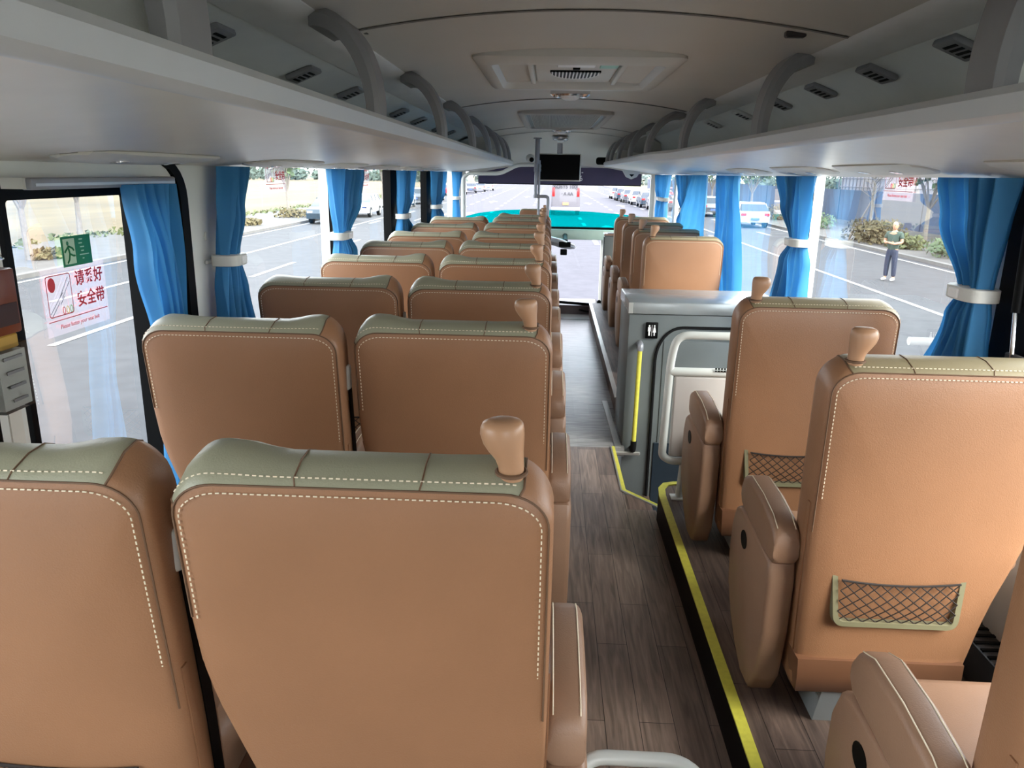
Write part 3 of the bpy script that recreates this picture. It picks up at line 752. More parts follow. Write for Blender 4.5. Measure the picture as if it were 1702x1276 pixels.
# ------------------------------------------------------------------ front grey cabinet
root = empty('front_cabinet', (.585, 8.22, PZ), 'grey cabinet with bright metal top ahead of the foremost single seat', 'cabinet')
bm = BM(); box(bm, 0, .5, 0, .12, 0, .733, .006, 2); link('body', bm, GREYM, root)
bm = BM(); box(bm, -.01, .51, -.01, .13, .733, .758, .004, 1); link('top', bm, CHROME, root)
bm = BM(); box(bm, .03, .45, .02, .10, .757, .761); link('inset_tray', bm, DARKP, root)
bm = BM(); box(bm, -.006, 0, .01, .11, .04, .72, .002, 1); link('side_panel', bm, DARKP, root)

# ------------------------------------------------------------------ front of the coach
WSY = 9.9
def wsbox(name, rows, m, label):
    bm = BM()
    for x0, x1, z0, z1 in rows: box(bm, x0, x1, WSY, WSY+.05, z0, z1)
    return struct(name, bm, m, label, smooth=False)
wsbox('wall_front', [(XL-.06, -1.06, -.62, 1.62), (1.24, XR+.06, -.62, 1.62), (-1.2, 1.3, 1.56, 2.0), (-1.2, -.05, -.62, .72), (.66, 1.3, -.62, .72)], PILLAR, 'front wall of the coach around windscreen')
bm = BM(); v = [bm.verts.new(p) for p in ((-1.08, WSY+.04, .8), (1.26, WSY+.04, .8), (1.26, WSY+.04, 1.6), (-1.08, WSY+.04, 1.6))]; bm.faces.new(v)
struct('window_20', bm, WSGLASS, 'upper windscreen glass', smooth=False)
bm = BM(); v = [bm.verts.new(p) for p in ((-.06, WSY+.04, -.5), (.68, WSY+.04, -.5), (.68, WSY+.04, .75), (-.06, WSY+.04, .75))]; bm.faces.new(v)
struct('window_21', bm, WSGLASS, 'lower windscreen glass beside entrance', smooth=False)
# teal band on the windscreen
bm = BM(); top = [(-1.06, .955), (-.9, 1.0), (-.6, 1.04), (-.25, 1.055), (.1, 1.05), (.5, 1.04), (.9, 1.015), (1.24, .98)]
v = [bm.verts.new((x, WSY+.03, z)) for x, z in [(-1.06, .85)]+top+[(1.24, .85)]]; bm.faces.new(v)
tag(link('teal_windscreen_band', bm, TEAL, smooth=False), 'turquoise translucent band along the bottom of windscreen', 'tinted band')
bm = BM(); box(bm, -1.06, 1.26, WSY-.06, WSY+.03, .825, .852, .005, 1); struct('trim_30', bm, BLACK, 'black seal under the turquoise windscreen band', smooth=False)
bm = BM(); box(bm, -1.06, 1.26, WSY-.12, WSY+.02, .70, .826, .015, 2); tag(link('dashboard_shelf', bm, PALEG), 'pale green dashboard shelf below the windscreen', 'dashboard')
# shade
root = empty('sun_shade', (.11, WSY-.03, 1.47), 'dark purple roller shade at the top of windscreen', 'sun shade')
bm = BM(); box(bm, -1.01, 1.01, 0, .006, -.10, .10); link('fabric', bm, SHADE, root, smooth=False)
bm = BM(); box(bm, -1.01, 1.01, -.005, .01, -.112, -.10, .004, 1); link('bottom_bar', bm, BLACK, root)
text('printed_letter', '6', .09, WHITE, root, (.265, -.008, -.03), (PI/2, 0, 0))
bm = BM(); box(bm, .235, .25, -.009, -.006, .035, .045); box(bm, .27, .29, -.009, -.006, .035, .047); link('printed_mark', bm, WHITE, root, smooth=False)
# engine step / dark box at the end of aisle
root = empty('front_step_console', (.30, 8.40, 0), 'dark glossy console with black top bar at the end of aisle', 'console')
bm = BM(); box(bm, -.30, .27, 0, .5, -.6, .10, .02, 3); link('body', bm, mat('dark_console', (70, 56, 60), .3), root)
bm = BM(); tube(bm, [(-.24, .0, .14), (.30, .05, .10)], .016, 10); link('top_bar', bm, BLACK, root)
bm = BM(); ico(bm, (.27, .02, .14), .026, 2); link('knob', bm, BLACK, root)
bm = BM(); tube(bm, rpath([(.05, -.03, .06), (.13, -.04, .045), (.28, -.04, .03)], .02, 4), [.016]+[.012]*9+[.008]*1 if False else .011, 8); link('lever', bm, BLACK, root)
bm = BM(); box(bm, -.30, .17, -.3, -.0, .0, .004); link('tread_plate', bm, MATF, root, smooth=False)
# white post and instrument by the driver's area
bm = BM(); tube(bm, [(.02, 9.0, -.6), (.02, 9.0, .62)], .022, 10); tag(link('entrance_post', bm, WTUBE), 'white upright post beside the lower windscreen glass', 'post')
root = empty('instrument_pod', (.20, 9.3, .68), 'grey and black instrument pod ahead of aisle-side paired seats', 'instrument pod')
bm = BM(); rg = []
for x, w, h in ((-.18, .08, .05), (-.05, .09, .055), (.05, .08, .04), (.11, .04, .02)):
    rg.append([(x, w*math.cos(2*PI*k/12), h*math.sin(2*PI*k/12)-x*.25) for k in range(12)])
loft(bm, rg); link('housing', bm, GREYTUBE, root)
bm = BM(); tube(bm, [(-.10, -.09, .075), (.0, -.09, .04), (.10, -.05, .0), (.12, 0, -.03)], .008, 8); link('rim', bm, WHITE, root)
bm = BM(); box(bm, -.06, .02, -.06, .0, -.12, -.05, .01, 2); link('switch_box', bm, BLACK, root)
bm = BM(); tube(bm, [(0, .05, .03), (0, .50, .07)], .03, 10); link('column', bm, RUBBER, root)
bm = BM(); box(bm, -.08, .06, -.092, -.085, -.02, .04, .003, 1); link('gauge', bm, SCREEN, root)
# grab pole assembly
root = empty('grab_pole', (-.15, 8.7, 1.83), 'grey tubular grab pole assembly by the hanging screen', 'grab pole')
# local coordinates relative to (-.15,8.7,1.83)
bm = BM(); disc(bm, (0, 0, .02), .045, .045, 'z', 20, .015); link('ceiling_flange', bm, GREYTUBE, root)
bm = BM(); tube(bm, [(0.0, 0, .03), (.0, 0, -.24)], .026, 14); link('upper_post', bm, GREYTUBE, root)
bm = BM(); tube(bm, rpath([(-.01, 0, -.22), (-.01, 0, -.58), (.13, 0, -.58), (.13, 0, -.95)], .035, 6), .017, 12); link('bent_tube', bm, GREYTUBE, root)
bm = BM(); tube(bm, [(.025, .01, -.2), (.025, .01, -1.0)], .013, 12); link('thin_pole', bm, GREYTUBE, root)
for z in (-.26, -.30, -.58):
    bm = BM(); tube(bm, [(-.01, 0, z-.018), (-.01, 0, z+.018)], .024, 12); tube(bm, [(.025, .01, z-.016), (.025, .01, z+.016)], .02, 12); link('clamp', bm, GREYTUBE, root)
bm = BM(); tube(bm, rpath([(-.01, 0, -.245), (-.22, .15, -.25), (-.42, .35, -.345), (-.80, .45, -.35), (-.86, .45, -.40), (-.86, .45, -1.2)], .07, 8), .022, 12); link('side_tube', bm, WTUBE, root)
# screen
root = empty('hanging_screen', (.095, 8.9, 1.56), 'black flat monitor with thin silver bezel hanging at front', 'monitor')
bm = BM(); box(bm, -.238, .238, 0, .035, -.148, .148, .008, 2); link('bezel', bm, STEEL, root)
bm = BM(); box(bm, -.226, .226, -.003, .002, -.134, .138, .002, 1); link('display', bm, SCREEN, root)
bm = BM(); box(bm, -.03, .03, .03, .06, .0, .26, .004, 1); link('bracket', bm, GREYTUBE, root)
# dome camera, mirror
root = empty('dome_camera', (-.24, 9.3, 1.655), 'small white dome camera beside the grab pole', 'camera')
bm = BM(); ico(bm, (0, 0, 0), .055, 3, (1, .6, 1)); link('housing', bm, WHITEPL, root)
bm = BM(); ico(bm, (.015, -.025, -.01), .028, 3); link('lens', bm, SCREEN, root)
bm = BM(); box(bm, .52, .80, 9.28, 9.34, 1.60, 1.685, .035, 4); tag(link('dark_interior_mirror', bm, SCREEN), 'dark rounded mirror ahead of the single-seat rack', 'mirror')
root = empty('sensor_pod', (.93, 9.25, 1.50), 'pale v-shaped sensor pod below the single-seat rack front', 'sensor')
bm = BM(); prism(bm, [(-.11, .05), (.11, .05), (.06, -.03), (.0, -.055), (-.06, -.03)], 'y', -.04, .04); link('housing', bm, WHITEPL, root)
bm = BM(); prism(bm, [(-.03, -.0), (.03, -.0), (0, -.03)], 'y', -.043, -.039); link('lens', bm, BLACK, root)

# ------------------------------------------------------------------ ceiling fixtures
def tapered(bm, x0, x1, y0, y1, z0, z1, t):
    rg = [[(x0+t, y0+t, z0), (x1-t, y0+t, z0), (x1-t, y1-t, z0), (x0+t, y1-t, z0)], [(x0, y0, z1), (x1, y0, z1), (x1, y1, z1), (x0, y1, z1)]]
    loft(bm, rg)
root = empty('roof_hatch', (.10, 3.78, 1.93), 'large grey roof hatch panel with striped fan grille', 'roof hatch')
bm = BM()
def rrect(x0, x1, y0, y1, r, n=5):
    P = []
    for (cx, cy, a0) in ((x1-r, y1-r, 0), (x0+r, y1-r, 90), (x0+r, y0+r, 180), (x1-r, y0+r, 270)):
        for k in range(n+1):
            a = math.radians(a0+90*k/n); P.append((cx+r*math.cos(a), cy+r*math.sin(a)))
    return P
def ringloft(bm, specs, cap1=False):
    loft(bm, [[(p[0], p[1], z) for p in rrect(x0, x1, y0, y1, r)] for x0, x1, y0, y1, r, z in specs], cap0=False, cap1=cap1)
ringloft(bm, [(-.42, .42, -.60, .54, .06, .03), (-.42, .42, -.60, .54, .06, -.005), (-.40, .40, -.58, .52, .06, -.018), (-.355, .355, -.455, .475, .05, -.018), (-.34, .34, -.44, .46, .05, .0), (-.33, .33, -.43, .45, .05, .045)])
fr = link('frame', bm, WHITEPL, root, angle=30)
bm = BM(); box(bm, -.34, .34, -.44, .46, .035, .045); link('recess_panel', bm, CEIL2, root)
for s_ in (-1, 1):
    bm = BM(); box(bm, s_*.315-.012, s_*.315+.012, -.40, .40, .018, .034); link('side_slot', bm, BLACK, root)
    bm = BM(); box(bm, s_*.20-.012, s_*.20+.012, -.40, .42, .0, .034, .006, 2); link('rib', bm, WHITEPL, root)
bm = BM(); box(bm, -.185, .185, -.36, .42, .012, .036, .02, 3); cp_ = link('center_panel', bm, WHITEPL, root)
bm = BM(); P = [(-.115, -.05)]+[(.115*math.cos(math.radians(180+180*k/14)), .0+.24*-math.sin(math.radians(180+180*k/14))-.05) for k in range(1, 14)]+[(.115, -.05)]
prism(bm, P, 'z', .004, .013); gr = link('fan_grille', bm, BLACK, cp_)
bm = BM()
for k in range(14):
    x = -.1055+.0162*k; yy = .24*math.sqrt(max(0, 1-(x/.115)**2))-.05
    box(bm, x-.0032, x+.0032, -.05, yy, .001, .006)
link('grille_bars', bm, WHITE, gr, smooth=False)
bm = BM(); box(bm, -.085, .08, -.31, -.19, .006, .013, .004, 1); link('notice_label', bm, WHITE, root)
bm = BM(); box(bm, .10, .18, -.33, -.15, .008, .013, .003, 1); link('green_label', bm, mat('mint_label', (160, 214, 200), .5), root)
bm = BM(); box(bm, -.016, .016, -.18, -.15, .0, .013, .003, 1); link('latch', bm, BLACK, root)
def lamp(y, s, label, zz):
    root = empty('ceiling_lamp', (.10, y, zz), label, 'ceiling lamp', 'oval ceiling lamps')
    bm = BM(); loft(bm, [[(a*s*math.cos(2*PI*k/28), a*s*.62*math.sin(2*PI*k/28), z) for k in range(28)] for a, z in ((.115, .02), (.115, -.004), (.10, -.014), (.085, -.012))]); link('rim', bm, CHROME, root)
    bm = BM(); loft(bm, [[(a*s*math.cos(2*PI*k/20), a*s*.8*math.sin(2*PI*k/20), z) for k in range(20)] for a, z in ((.055, -.012), (.05, -.026), (.03, -.034), (.008, -.036))]); link('lens', bm, WHITE, root)
    for s_ in (-1, 1):
        bm = BM(); loft(bm, [[(s_*.075*s+a*s*math.cos(2*PI*k/14), a*s*math.sin(2*PI*k/14), z) for k in range(14)] for a, z in ((.024, -.010), (.022, -.020), (.006, -.022))]); link('side_light', bm, CHROME, root)
lamp(4.72, 1.0, 'chrome oval ceiling lamp just ahead of the roof hatch', 1.935)
lamp(8.45, .9, 'chrome oval ceiling lamp ahead of the ribbed return grille', 1.93)
lamp(9.0, .8, 'small chrome ceiling lamp nearest the hanging screen', 1.87)
root = empty('return_air_grille', (.10, 7.0, 1.93), 'rectangular ribbed air return grille in the ceiling', 'air grille')
bm = BM(); ringloft(bm, [(-.36, .36, -.95, .98, .03, .03), (-.36, .36, -.95, .98, .03, -.01), (-.34, .34, -.93, .96, .03, -.016), (-.31, .31, -.88, .92, .02, -.016), (-.30, .30, -.87, .91, .02, .01)], ); link('frame', bm, CEIL2, root, angle=30)
bm = BM(); box(bm, -.31, .31, -.88, .92, .0, .008); link('backing', bm, DARKP, root)
bm = BM()
for k in range(46): box(bm, -.268+.0118*k, -.261+.0118*k, -.87, .91, -.010, .002)
link('slats', bm, CEIL2, root, smooth=False)
for i, (x, y) in enumerate(((-.6, 2.52), (.72, 2.52))):
    bm = BM(); box(bm, x-.03, x+.03, y, y+.03, 1.895, 1.915, .004, 1); tag(link('ceiling_clip', bm, DARKP), 'small dark clip at the ceiling seam near the %s-seat rack' % ('paired', 'single')[i], 'clip')

# ------------------------------------------------------------------ curtains
def curtain(side, prof, label, pleats=7, tie=None, x=None, grp='blue curtains', amp=.029, seed=0, zbar=None):
    """prof: list of (z, y0, y1) from top to bottom"""
    rnd = random.Random(seed)
    x = x if x is not None else (-1.11 if side < 0 else 1.225)
    ymid = sum((p[1]+p[2])/2 for p in prof)/len(prof)
    root = empty('curtain', (x, ymid, prof[-1][0]), label, 'curtain', grp); zb0 = prof[-1][0]
    ph = [rnd.uniform(0, 6) for _ in range(4)]
    NZ, NU = 46, pleats*10
    zt, zb = prof[0][0], prof[-1][0]
    def at(z):
        for (a, b) in zip(prof, prof[1:]):
            if a[0] >= z >= b[0]:
                t = (a[0]-z)/(a[0]-b[0]+1e-9); t = t*t*(3-2*t); return a[1]+(b[1]-a[1])*t, a[2]+(b[2]-a[2])*t
        return prof[-1][1:]
    w0 = prof[0][2]-prof[0][1]
    bm = BM(); rows = []
    for i in range(NZ+1):
        z = zt+(zb-zt)*i/NZ; a, b = at(z); w = b-a; row = []
        k_ = .42+.58*min(1.2, w/w0)
        for j in range(NU+1):
            u = j/NU
            off = amp*k_*(math.sin(2*PI*pleats*u+ph[0]+1.1*math.sin(3*z+ph[1]))+.45*math.sin(2*PI*pleats*1.7*u+ph[2]+2*z))
            off += .006*math.sin(9*z+5*u+ph[3])
            yy = a+w*(u+.012*math.sin(2*PI*pleats*u*1.0+ph[1]+4*z)*(1 if 0 < j < NU else 0))
            row.append(bm.verts.new((off, yy-ymid, z-zb0)))
        rows.append(row)
    for r0, r1 in zip(rows, rows[1:]):
        for j in range(NU): bm.faces.new((r0[j], r0[j+1], r1[j+1], r1[j]))
    link('fabric', bm, CURT, root, angle=180)
    if tie:
        a, b = at(tie); rx = .046; c_ = (a+b)/2-ymid; ry = (b-a)/2+.012
        bm = BM(); N_ = 28; rg = []
        for (r_, dz) in ((1.0, -.019), (1.06, -.017), (1.06, .017), (1.0, .019)):
            rg.append([(rx*r_*math.copysign(abs(math.cos(2*PI*k/N_))**.6, math.cos(2*PI*k/N_)), c_+ry*r_*math.copysign(abs(math.sin(2*PI*k/N_))**.6, math.sin(2*PI*k/N_)), tie-zb0+dz) for k in range(N_)])
        loft(bm, rg); tb = link('tieback', bm, WHITEPL, root)
        bm = BM(); box(bm, side*-.049-.004, side*-.049+.004, c_-ry*.2, c_+ry*.45, tie-zb0-.014, tie-zb0+.014, .003, 1); link('tieback_clip', bm, WHITE, tb)
    return root
curtain(-1, [(1.445, 2.00, 2.24), (1.25, 2.06, 2.26), (1.01, 2.135, 2.245), (.85, 2.12, 2.22), (.55, 2.10, 2.23)], 'long blue curtain hanging loosely beside the emergency window', 6, None, seed=1)
curtain(-1, [(1.497, 2.655, 2.86), (1.35, 2.62, 2.80), (1.185, 2.60, 2.70), (1.08, 2.58, 2.73), (.80, 2.54, 2.82)], 'dark blue tied curtain beside the white pillar after emergency window', 6, 1.185, seed=2)
curtain(-1, [(1.497, 3.99, 4.54), (1.32, 4.0, 4.44), (1.155, 4.03, 4.23), (1.05, 4.0, 4.36), (.80, 3.97, 4.48)], 'blue tied curtain at the pale pillar, second tied one from the rear', 8, 1.155, seed=3)
curtain(-1, [(1.497, 5.80, 6.40), (1.3, 5.80, 6.30), (1.165, 5.82, 6.04), (1.06, 5.78, 6.22), (.80, 5.74, 6.4)], 'blue tied curtain ahead of the first black window pillar, paired seat side', 8, 1.165, seed=4)
curtain(-1, [(1.497, 7.46, 8.30), (1.3, 7.48, 8.2), (1.165, 7.54, 7.85), (1.06, 7.48, 8.1), (.80, 7.4, 8.3)], 'blue tied curtain ahead of second black window pillar, paired seat side', 8, 1.165, seed=5)
curtain(-1, [(1.497, 9.15, 9.62), (1.2, 9.2, 9.45), (.80, 9.15, 9.6)], 'narrow blue curtain next to windscreen pillar, paired seat side', 6, 1.2, seed=6)
curtain(1, [(1.499, 2.19, 2.56), (1.38, 2.20, 2.50), (1.178, 2.20, 2.34), (1.10, 2.19, 2.40), (.80, 2.17, 2.54)], 'blue tied curtain beside black gas strut, nearest single side curtain', 7, 1.178, seed=7)
curtain(1, [(1.499, 3.77, 4.28), (1.36, 3.78, 4.18), (1.185, 3.82, 3.99), (1.08, 3.77, 4.12), (.75, 3.72, 4.30)], 'blue tied curtain beside the white pillar behind the toilet cabinet', 7, 1.185, seed=8)
curtain(1, [(1.499, 5.22, 5.85), (1.1, 5.15, 5.75), (.65, 5.02, 5.62)], 'straight untied blue curtain beside the seat ahead of the toilet', 6, None, seed=9)
curtain(1, [(1.499, 5.86, 6.50), (1.35, 5.84, 6.65), (1.15, 5.80, 6.95), (1.0, 5.78, 7.2), (.80, 5.76, 7.25)], 'loose blue curtain draped over the shaded single seat', 5, None, x=1.14, amp=.014, seed=10)
curtain(1, [(1.499, 6.97, 7.76), (1.3, 6.98, 7.55), (1.19, 7.02, 7.34), (1.08, 7.0, 7.5), (.80, 6.95, 7.7)], 'blue tied curtain at black pillar ahead of the loose curtain', 7, 1.19, seed=11)
curtain(1, [(1.499, 8.35, 9.25), (1.35, 8.38, 9.15), (1.245, 8.42, 9.0), (1.1, 8.38, 9.1), (.80, 8.3, 9.3)], 'blue tied curtain foremost on single seat side near windscreen', 7, 1.245, seed=12)
# curtain rail over the emergency window
root = empty('curtain_rail', (-1.13, 1.99, 1.452), 'pale metal curtain rail above the emergency exit window', 'curtain rail')
bm = BM(); box(bm, -.014, .014, -.33, .33, -.014, .012, .005, 2); link('track', bm, GREYTUBE, root)
bm = BM(); box(bm, .0145, .016, -.32, .32, -.006, .0, .0, 1); link('track_slot', bm, STEEL, root)
bm = BM(); box(bm, -.05, .0, -.34, -.31, -.012, .012); link('end_bracket', bm, WHITEPL, root)
bm = BM(); box(bm, -.05, .0, .31, .34, -.012, .012); link('end_bracket', bm, WHITEPL, root)
bm = BM(); tube(bm, rpath([(.0, .15, -.012), (.02, .15, -.03), (.01, .15, -.06)], .01, 4), .003, 6); link('hook', bm, WHITE, root)

# gas struts on the black pillars
def strut(x, y, label, z1=1.47, z0=.98):
    root = empty('gas_strut', (x, y, z0), label, 'gas strut'); h = z1-z0
    bm = BM(); tube(bm, [(0, .04, .17), (0, .06, h)], .013, 12); link('cylinder', bm, BLACK, root)
    bm = BM(); tube(bm, [(0, .02, .03), (0, .045, .18)], .006, 10); link('rod', bm, CHROME, root)
    bm = BM(); box(bm, -.005, .012, -.03, .05, -.05, .06, .003, 1); link('bracket', bm, DARKP, root)
    bm = BM(); ico(bm, (-.008, .01, .01), .011, 2); link('ball_joint', bm, RUBBER, root)
    bm = BM(); box(bm, -.01, .01, .045, .075, h-.03, h+.02, .003, 1); link('top_bracket', bm, DARKP, root)
strut(1.262, 2.07, 'black gas strut on the rearmost black window pillar')
strut(1.262, 7.05, 'black gas strut on pillar beside the loose curtain')
strut(-1.155, 5.93, 'black gas strut on the black pillar, paired seat side')
# little hooks on white pillar
bm = BM(); box(bm, XL, XL+.012, 2.60, 2.72, 1.17, 1.185, .004, 1); tag(link('tieback_hook', bm, WHITEPL), 'small white hook plate on the white pillar', 'hook')
bm = BM(); box(bm, XL, XL+.006, 2.62, 2.635, 1.25, 1.28, .002, 1); tag(link('button_cap', bm, WHITEPL), 'tiny white rectangular cap above the hook on white pillar', 'cap')

# ------------------------------------------------------------------ stickers and signs on the glass
RSIGN = mat('red_glass_print', (205, 50, 62), .6)
def belt_sticker(x, yc, zc, face, label, w=.265, h=.155, rnd=0):
    """face +1: read from +x side (left wall), -1: read from -x side (right wall)"""
    root = empty('seat_belt_sticker', (x, yc, zc), label, 'sticker', 'seat belt stickers'); root.rotation_euler = (PI/2, 0, PI/2 if face > 0 else -PI/2)
    # local: X to reader's right, Y up, Z towards reader
    def rect(name, x0, x1, y0, y1, m_, z=.001):
        bm = BM(); box(bm, x0, x1, y0, y1, z, z+.0005); return link(name, bm, m_, root, smooth=False)
    rect('backing', -w/2, w/2, -h/2, h/2, STICK, 0)
    bm = BM(); A = rrect(-w*.45, -w*.08, -h*.22, h*.40, .008, 4); B = rrect(-w*.44, -w*.09, -h*.205, h*.385, .006, 4)
    Va = [bm.verts.new((p[0], p[1], .0015)) for p in A]; Vb = [bm.verts.new((p[0], p[1], .0015)) for p in B]
    for i in range(len(A)): bm.faces.new((Va[i], Va[(i+1) % len(A)], Vb[(i+1) % len(A)], Vb[i]))
    link('picture_border', bm, RSIGN, root, smooth=False)
    bm = BM(); disc(bm, (-w*.37, h*.26, .001), .014, .018, 'z', 20, .001); link('red_disc', bm, RSIGN, root, smooth=False)
    bm = BM()
    for p in ((-w*.43, -h*.16, -w*.30, h*.02), (-w*.41, -h*.20, -w*.28, -h*.02), (-w*.26, h*.08, -w*.12, h*.34), (-w*.24, h*.03, -w*.10, h*.27), (-w*.30, h*.02, -w*.22, h*.12), (-w*.27, -h*.05, -w*.20, h*.06)):
        tube(bm, [(p[0], p[1], .0015), (p[2], p[3], .0015)], .0012, 4)
    link('buckle_drawing', bm, mat('grey_line', (150, 152, 165), .6), root, smooth=False)
    for k, mm in enumerate((RSIGN, mat('yellow_ring', (226, 200, 110), .6), mat('green_ring', (120, 180, 120), .6))):
        bm = BM(); tube(bm, [(-w*.23+.015*k+.005*math.cos(2*PI*q/12), -h*.15+.009*math.sin(2*PI*q/12), .0015) for q in range(13)], .001, 4, False); link('small_ring', bm, mm, root, smooth=False)
    text('characters', '请系好', .042, RSIGN, root, (w*.22, h*.27, .0015), (0, 0, 0), .0002)
    text('characters', '安全带', .042, RSIGN, root, (w*.22, -h*.06, .0015), (0, 0, 0), .0002)
    rect('red_rule', -w*.47, w*.47, -h*.285, -h*.272, RSIGN)
    text('caption', 'Please fasten your seat belt', .0155, RSIGN, root, (0, -h*.385, .0015), (0, 0, 0), .0002)
    return root
belt_sticker(XL-.030, 1.915, 1.165, 1, 'large red and white seat belt sticker on the emergency window', .27, .165)
belt_sticker(XL-.030, 3.45, 1.47, 1, 'seat belt sticker on window two, high under the rack')
belt_sticker(XL-.030, 5.13, 1.46, 1, 'seat belt sticker on the window ahead of pale pillar')
belt_sticker(XR+.030, 3.08, 1.49, -1, 'seat belt sticker on single side window above the standing man')
def exit_sign(x, yc, zc, face, label, w=.125, h=.075):
    root = empty('exit_sign', (x, yc, zc), label, 'sign', 'green emergency exit signs'); root.rotation_euler = (PI/2, 0, PI/2 if face > 0 else -PI/2)
    bm = BM(); box(bm, -w/2, w/2, -h/2, h/2, 0, .001); link('plate', bm, GREEN, root, smooth=False)
    bm = BM(); box(bm, -w*.44, -w*.06, -h*.42, h*.42, .001, .0014); link('doorway', bm, GREENL, root, smooth=False)
    bm = BM(); disc(bm, (-w*.30, h*.27, .0014), .0045, .0055, 'z', 12, .0006)
    for p in ((-.30, .18, -.26, -.08), (-.26, -.08, -.16, -.15), (-.16, -.15, -.10, -.16), (-.26, -.08, -.30, -.28), (-.30, -.28, -.36, -.38), (-.29, .16, -.38, .04), (-.38, .04, -.42, -.02), (-.28, .17, -.16, .10), (-.16, .10, -.12, .02)):
        tube(bm, [(p[0]*w, p[1]*h, .0016), (p[2]*w, p[3]*h, .0016)], .0026, 5)
    link('running_figure', bm, GREEN, root, smooth=False)
    bm = BM()
    for r_, (a, b) in enumerate(((.10, .22), (.08, .20), (.12, .26), (.14, .24), (.08, .40), (.16, .22))): box(bm, a*w, b*w, h*(.34-.13*r_), h*(.375-.13*r_), .001, .0013)
    link('small_print', bm, GREENL, root, smooth=False)
exit_sign(XL-.028, 1.935, 1.282, 1, 'green running man exit sign on the emergency window')
exit_sign(XL-.028, 4.75, 1.33, 1, 'green exit sign on the glass beside second tied curtain', .09, .07)

# rear pillar: extinguisher-like holder with papers
root = empty('leaflet_holder', (-1.14, 1.555, 1.15), 'red-brown box with clear leaflet pocket on the rear white pillar', 'holder')
RB = mat('red_brown_lacquer', (110, 52, 30), .35)
bm = BM(); box(bm, -.035, .03, -.10, .0, .0, .135, .006, 2); link('box', bm, RB, root)
bm = BM(); box(bm, .0305, .032, -.09, -.01, .02, .065); link('dark_opening', bm, mat('dark_red', (48, 14, 14), .5), root, smooth=False)
bm = BM(); box(bm, -.035, .025, -.09, -.012, -.03, .0, .003, 1); link('yellow_tab', bm, mat('ochre', (176, 138, 60), .5), root)
bm = BM(); box(bm, -.03, .03, -.09, .004, -.16, -.02); link('clear_pocket', bm, CLEARPL, root, smooth=False)
bm = BM()
for k in range(4): box(bm, .0305, .032, -.075+.004*k, -.018, -.05-.03*k, -.044-.03*k)
link('printed_lines', bm, mat('grey_print', (120, 120, 122), .7), root, smooth=False)
bm = BM(); box(bm, -.028, .026, -.085, 0, -.155, -.035); link('paper', bm, PAPER if 'PAPER' in globals() else mat('paper', (190, 188, 182), .7), root, smooth=False)
bm = BM(); tube(bm, rpath([(0, -.08, .14), (.02, -.05, .16), (.0, .015, .15), (-.02, .03, .155)], .01, 4), .003, 6); link('wire_loop', bm, CHROME, root)

# ------------------------------------------------------------------ outside
G = -1.45
def plane(name, x0, x1, y0, y1, z, m_, label, kind='structure'):
    bm = BM(); v = [bm.verts.new(p) for p in ((x0, y0, z), (x1, y0, z), (x1, y1, z), (x0, y1, z))]; bm.faces.new(v)
    o = link(name, bm, m_, smooth=False); o['kind'] = kind; o['label'] = label; return o
plane('road', -14.05, 13.9, -60, 600, G, ASPH, 'grey asphalt road around the coach')
plane('ground_field', -320, -19.4, -100, 600, G-.01, FIELD, 'straw coloured harvested field beyond the road')
plane('ground_paving', -19.6, -14.2, -100, 600, G+.08, PAVE, 'pale paved verge beside the road, field side')
plane('ground_far', 13.9, 320, -100, 600, G-.02, VERGE, 'green ground beyond the blue hoarding')
plane('pavement_right', 14.1, 19.2, -100, 600, G+.08, PAVE, 'pale pavement in front of the blue hoarding')
for k, (x, lb) in enumerate(((-14.15, 'stone kerb along the field side of the road'), (13.98, 'stone kerb along the hoarding side of the road'))):
    bm = BM(); box(bm, x-.12, x+.12, -60, 400, G, G+.12); struct('kerb_%d' % (k+1), bm, KERB, lb, smooth=False)
def marks(name, rects, label, poly=None):
    bm = BM()
    for x0, x1, y0, y1 in rects:
        v = [bm.verts.new(p) for p in ((x0, y0, G+.008), (x1, y0, G+.008), (x1, y1, G+.008), (x0, y1, G+.008))]; bm.faces.new(v)
    for P in (poly or []):
        bm.faces.new([bm.verts.new((p[0], p[1], G+.009)) for p in P])
    o = link(name, bm, ROADW, smooth=False); o['kind'] = 'structure'; o['label'] = label; return o
marks('road_markings', [(-13.75, -13.6, -20, 80), (13.3, 13.45, -20, 80), (8.85, 9.0, -20, 60), (-10.95, -10.8, 23, 60)], 'long white painted lines along road')
marks('road_markings_dashes', [(-8.42, -8.27, 12.3+9*k, 18.3+9*k - 2.2) for k in range(-2, 6)]+[(-11.15, -11.0, 10+6.5*k, 14.5+6.5*k) for k in range(0, 3)], 'white lane dashes on the field side')
lanes = [2.0, 5.2, 8.2, 11.5, -1.6, -4.6, -7.6, -10.5]
dash = []
for i, x in enumerate(lanes):
    for k in range(22):
        y = 34+6.3*k+(i*2.1) % 5
        if abs(x-1) < 3.2 and 60 < y < 75 and x < 2: continue
        dash.append((x, x+.22, y, y+2.6))

arrows = []
for x, y in ((-4, 42), (3.4, 42), (6.7, 50), (-9, 60), (-6, 80), (4, 80), (7, 75), (-3, 100), (10.2, 56), (5.0, 110), (-6, 55), (-9, 44)):
    arrows.append([(x-.12, y), (x+.12, y), (x+.12, y+3.4), (x+.5, y+3.2), (x, y+5.4), (x-.5, y+3.2), (x-.12, y+3.4)])
marks('road_markings_front', dash, 'white lane dashes and arrows on the road ahead', arrows)

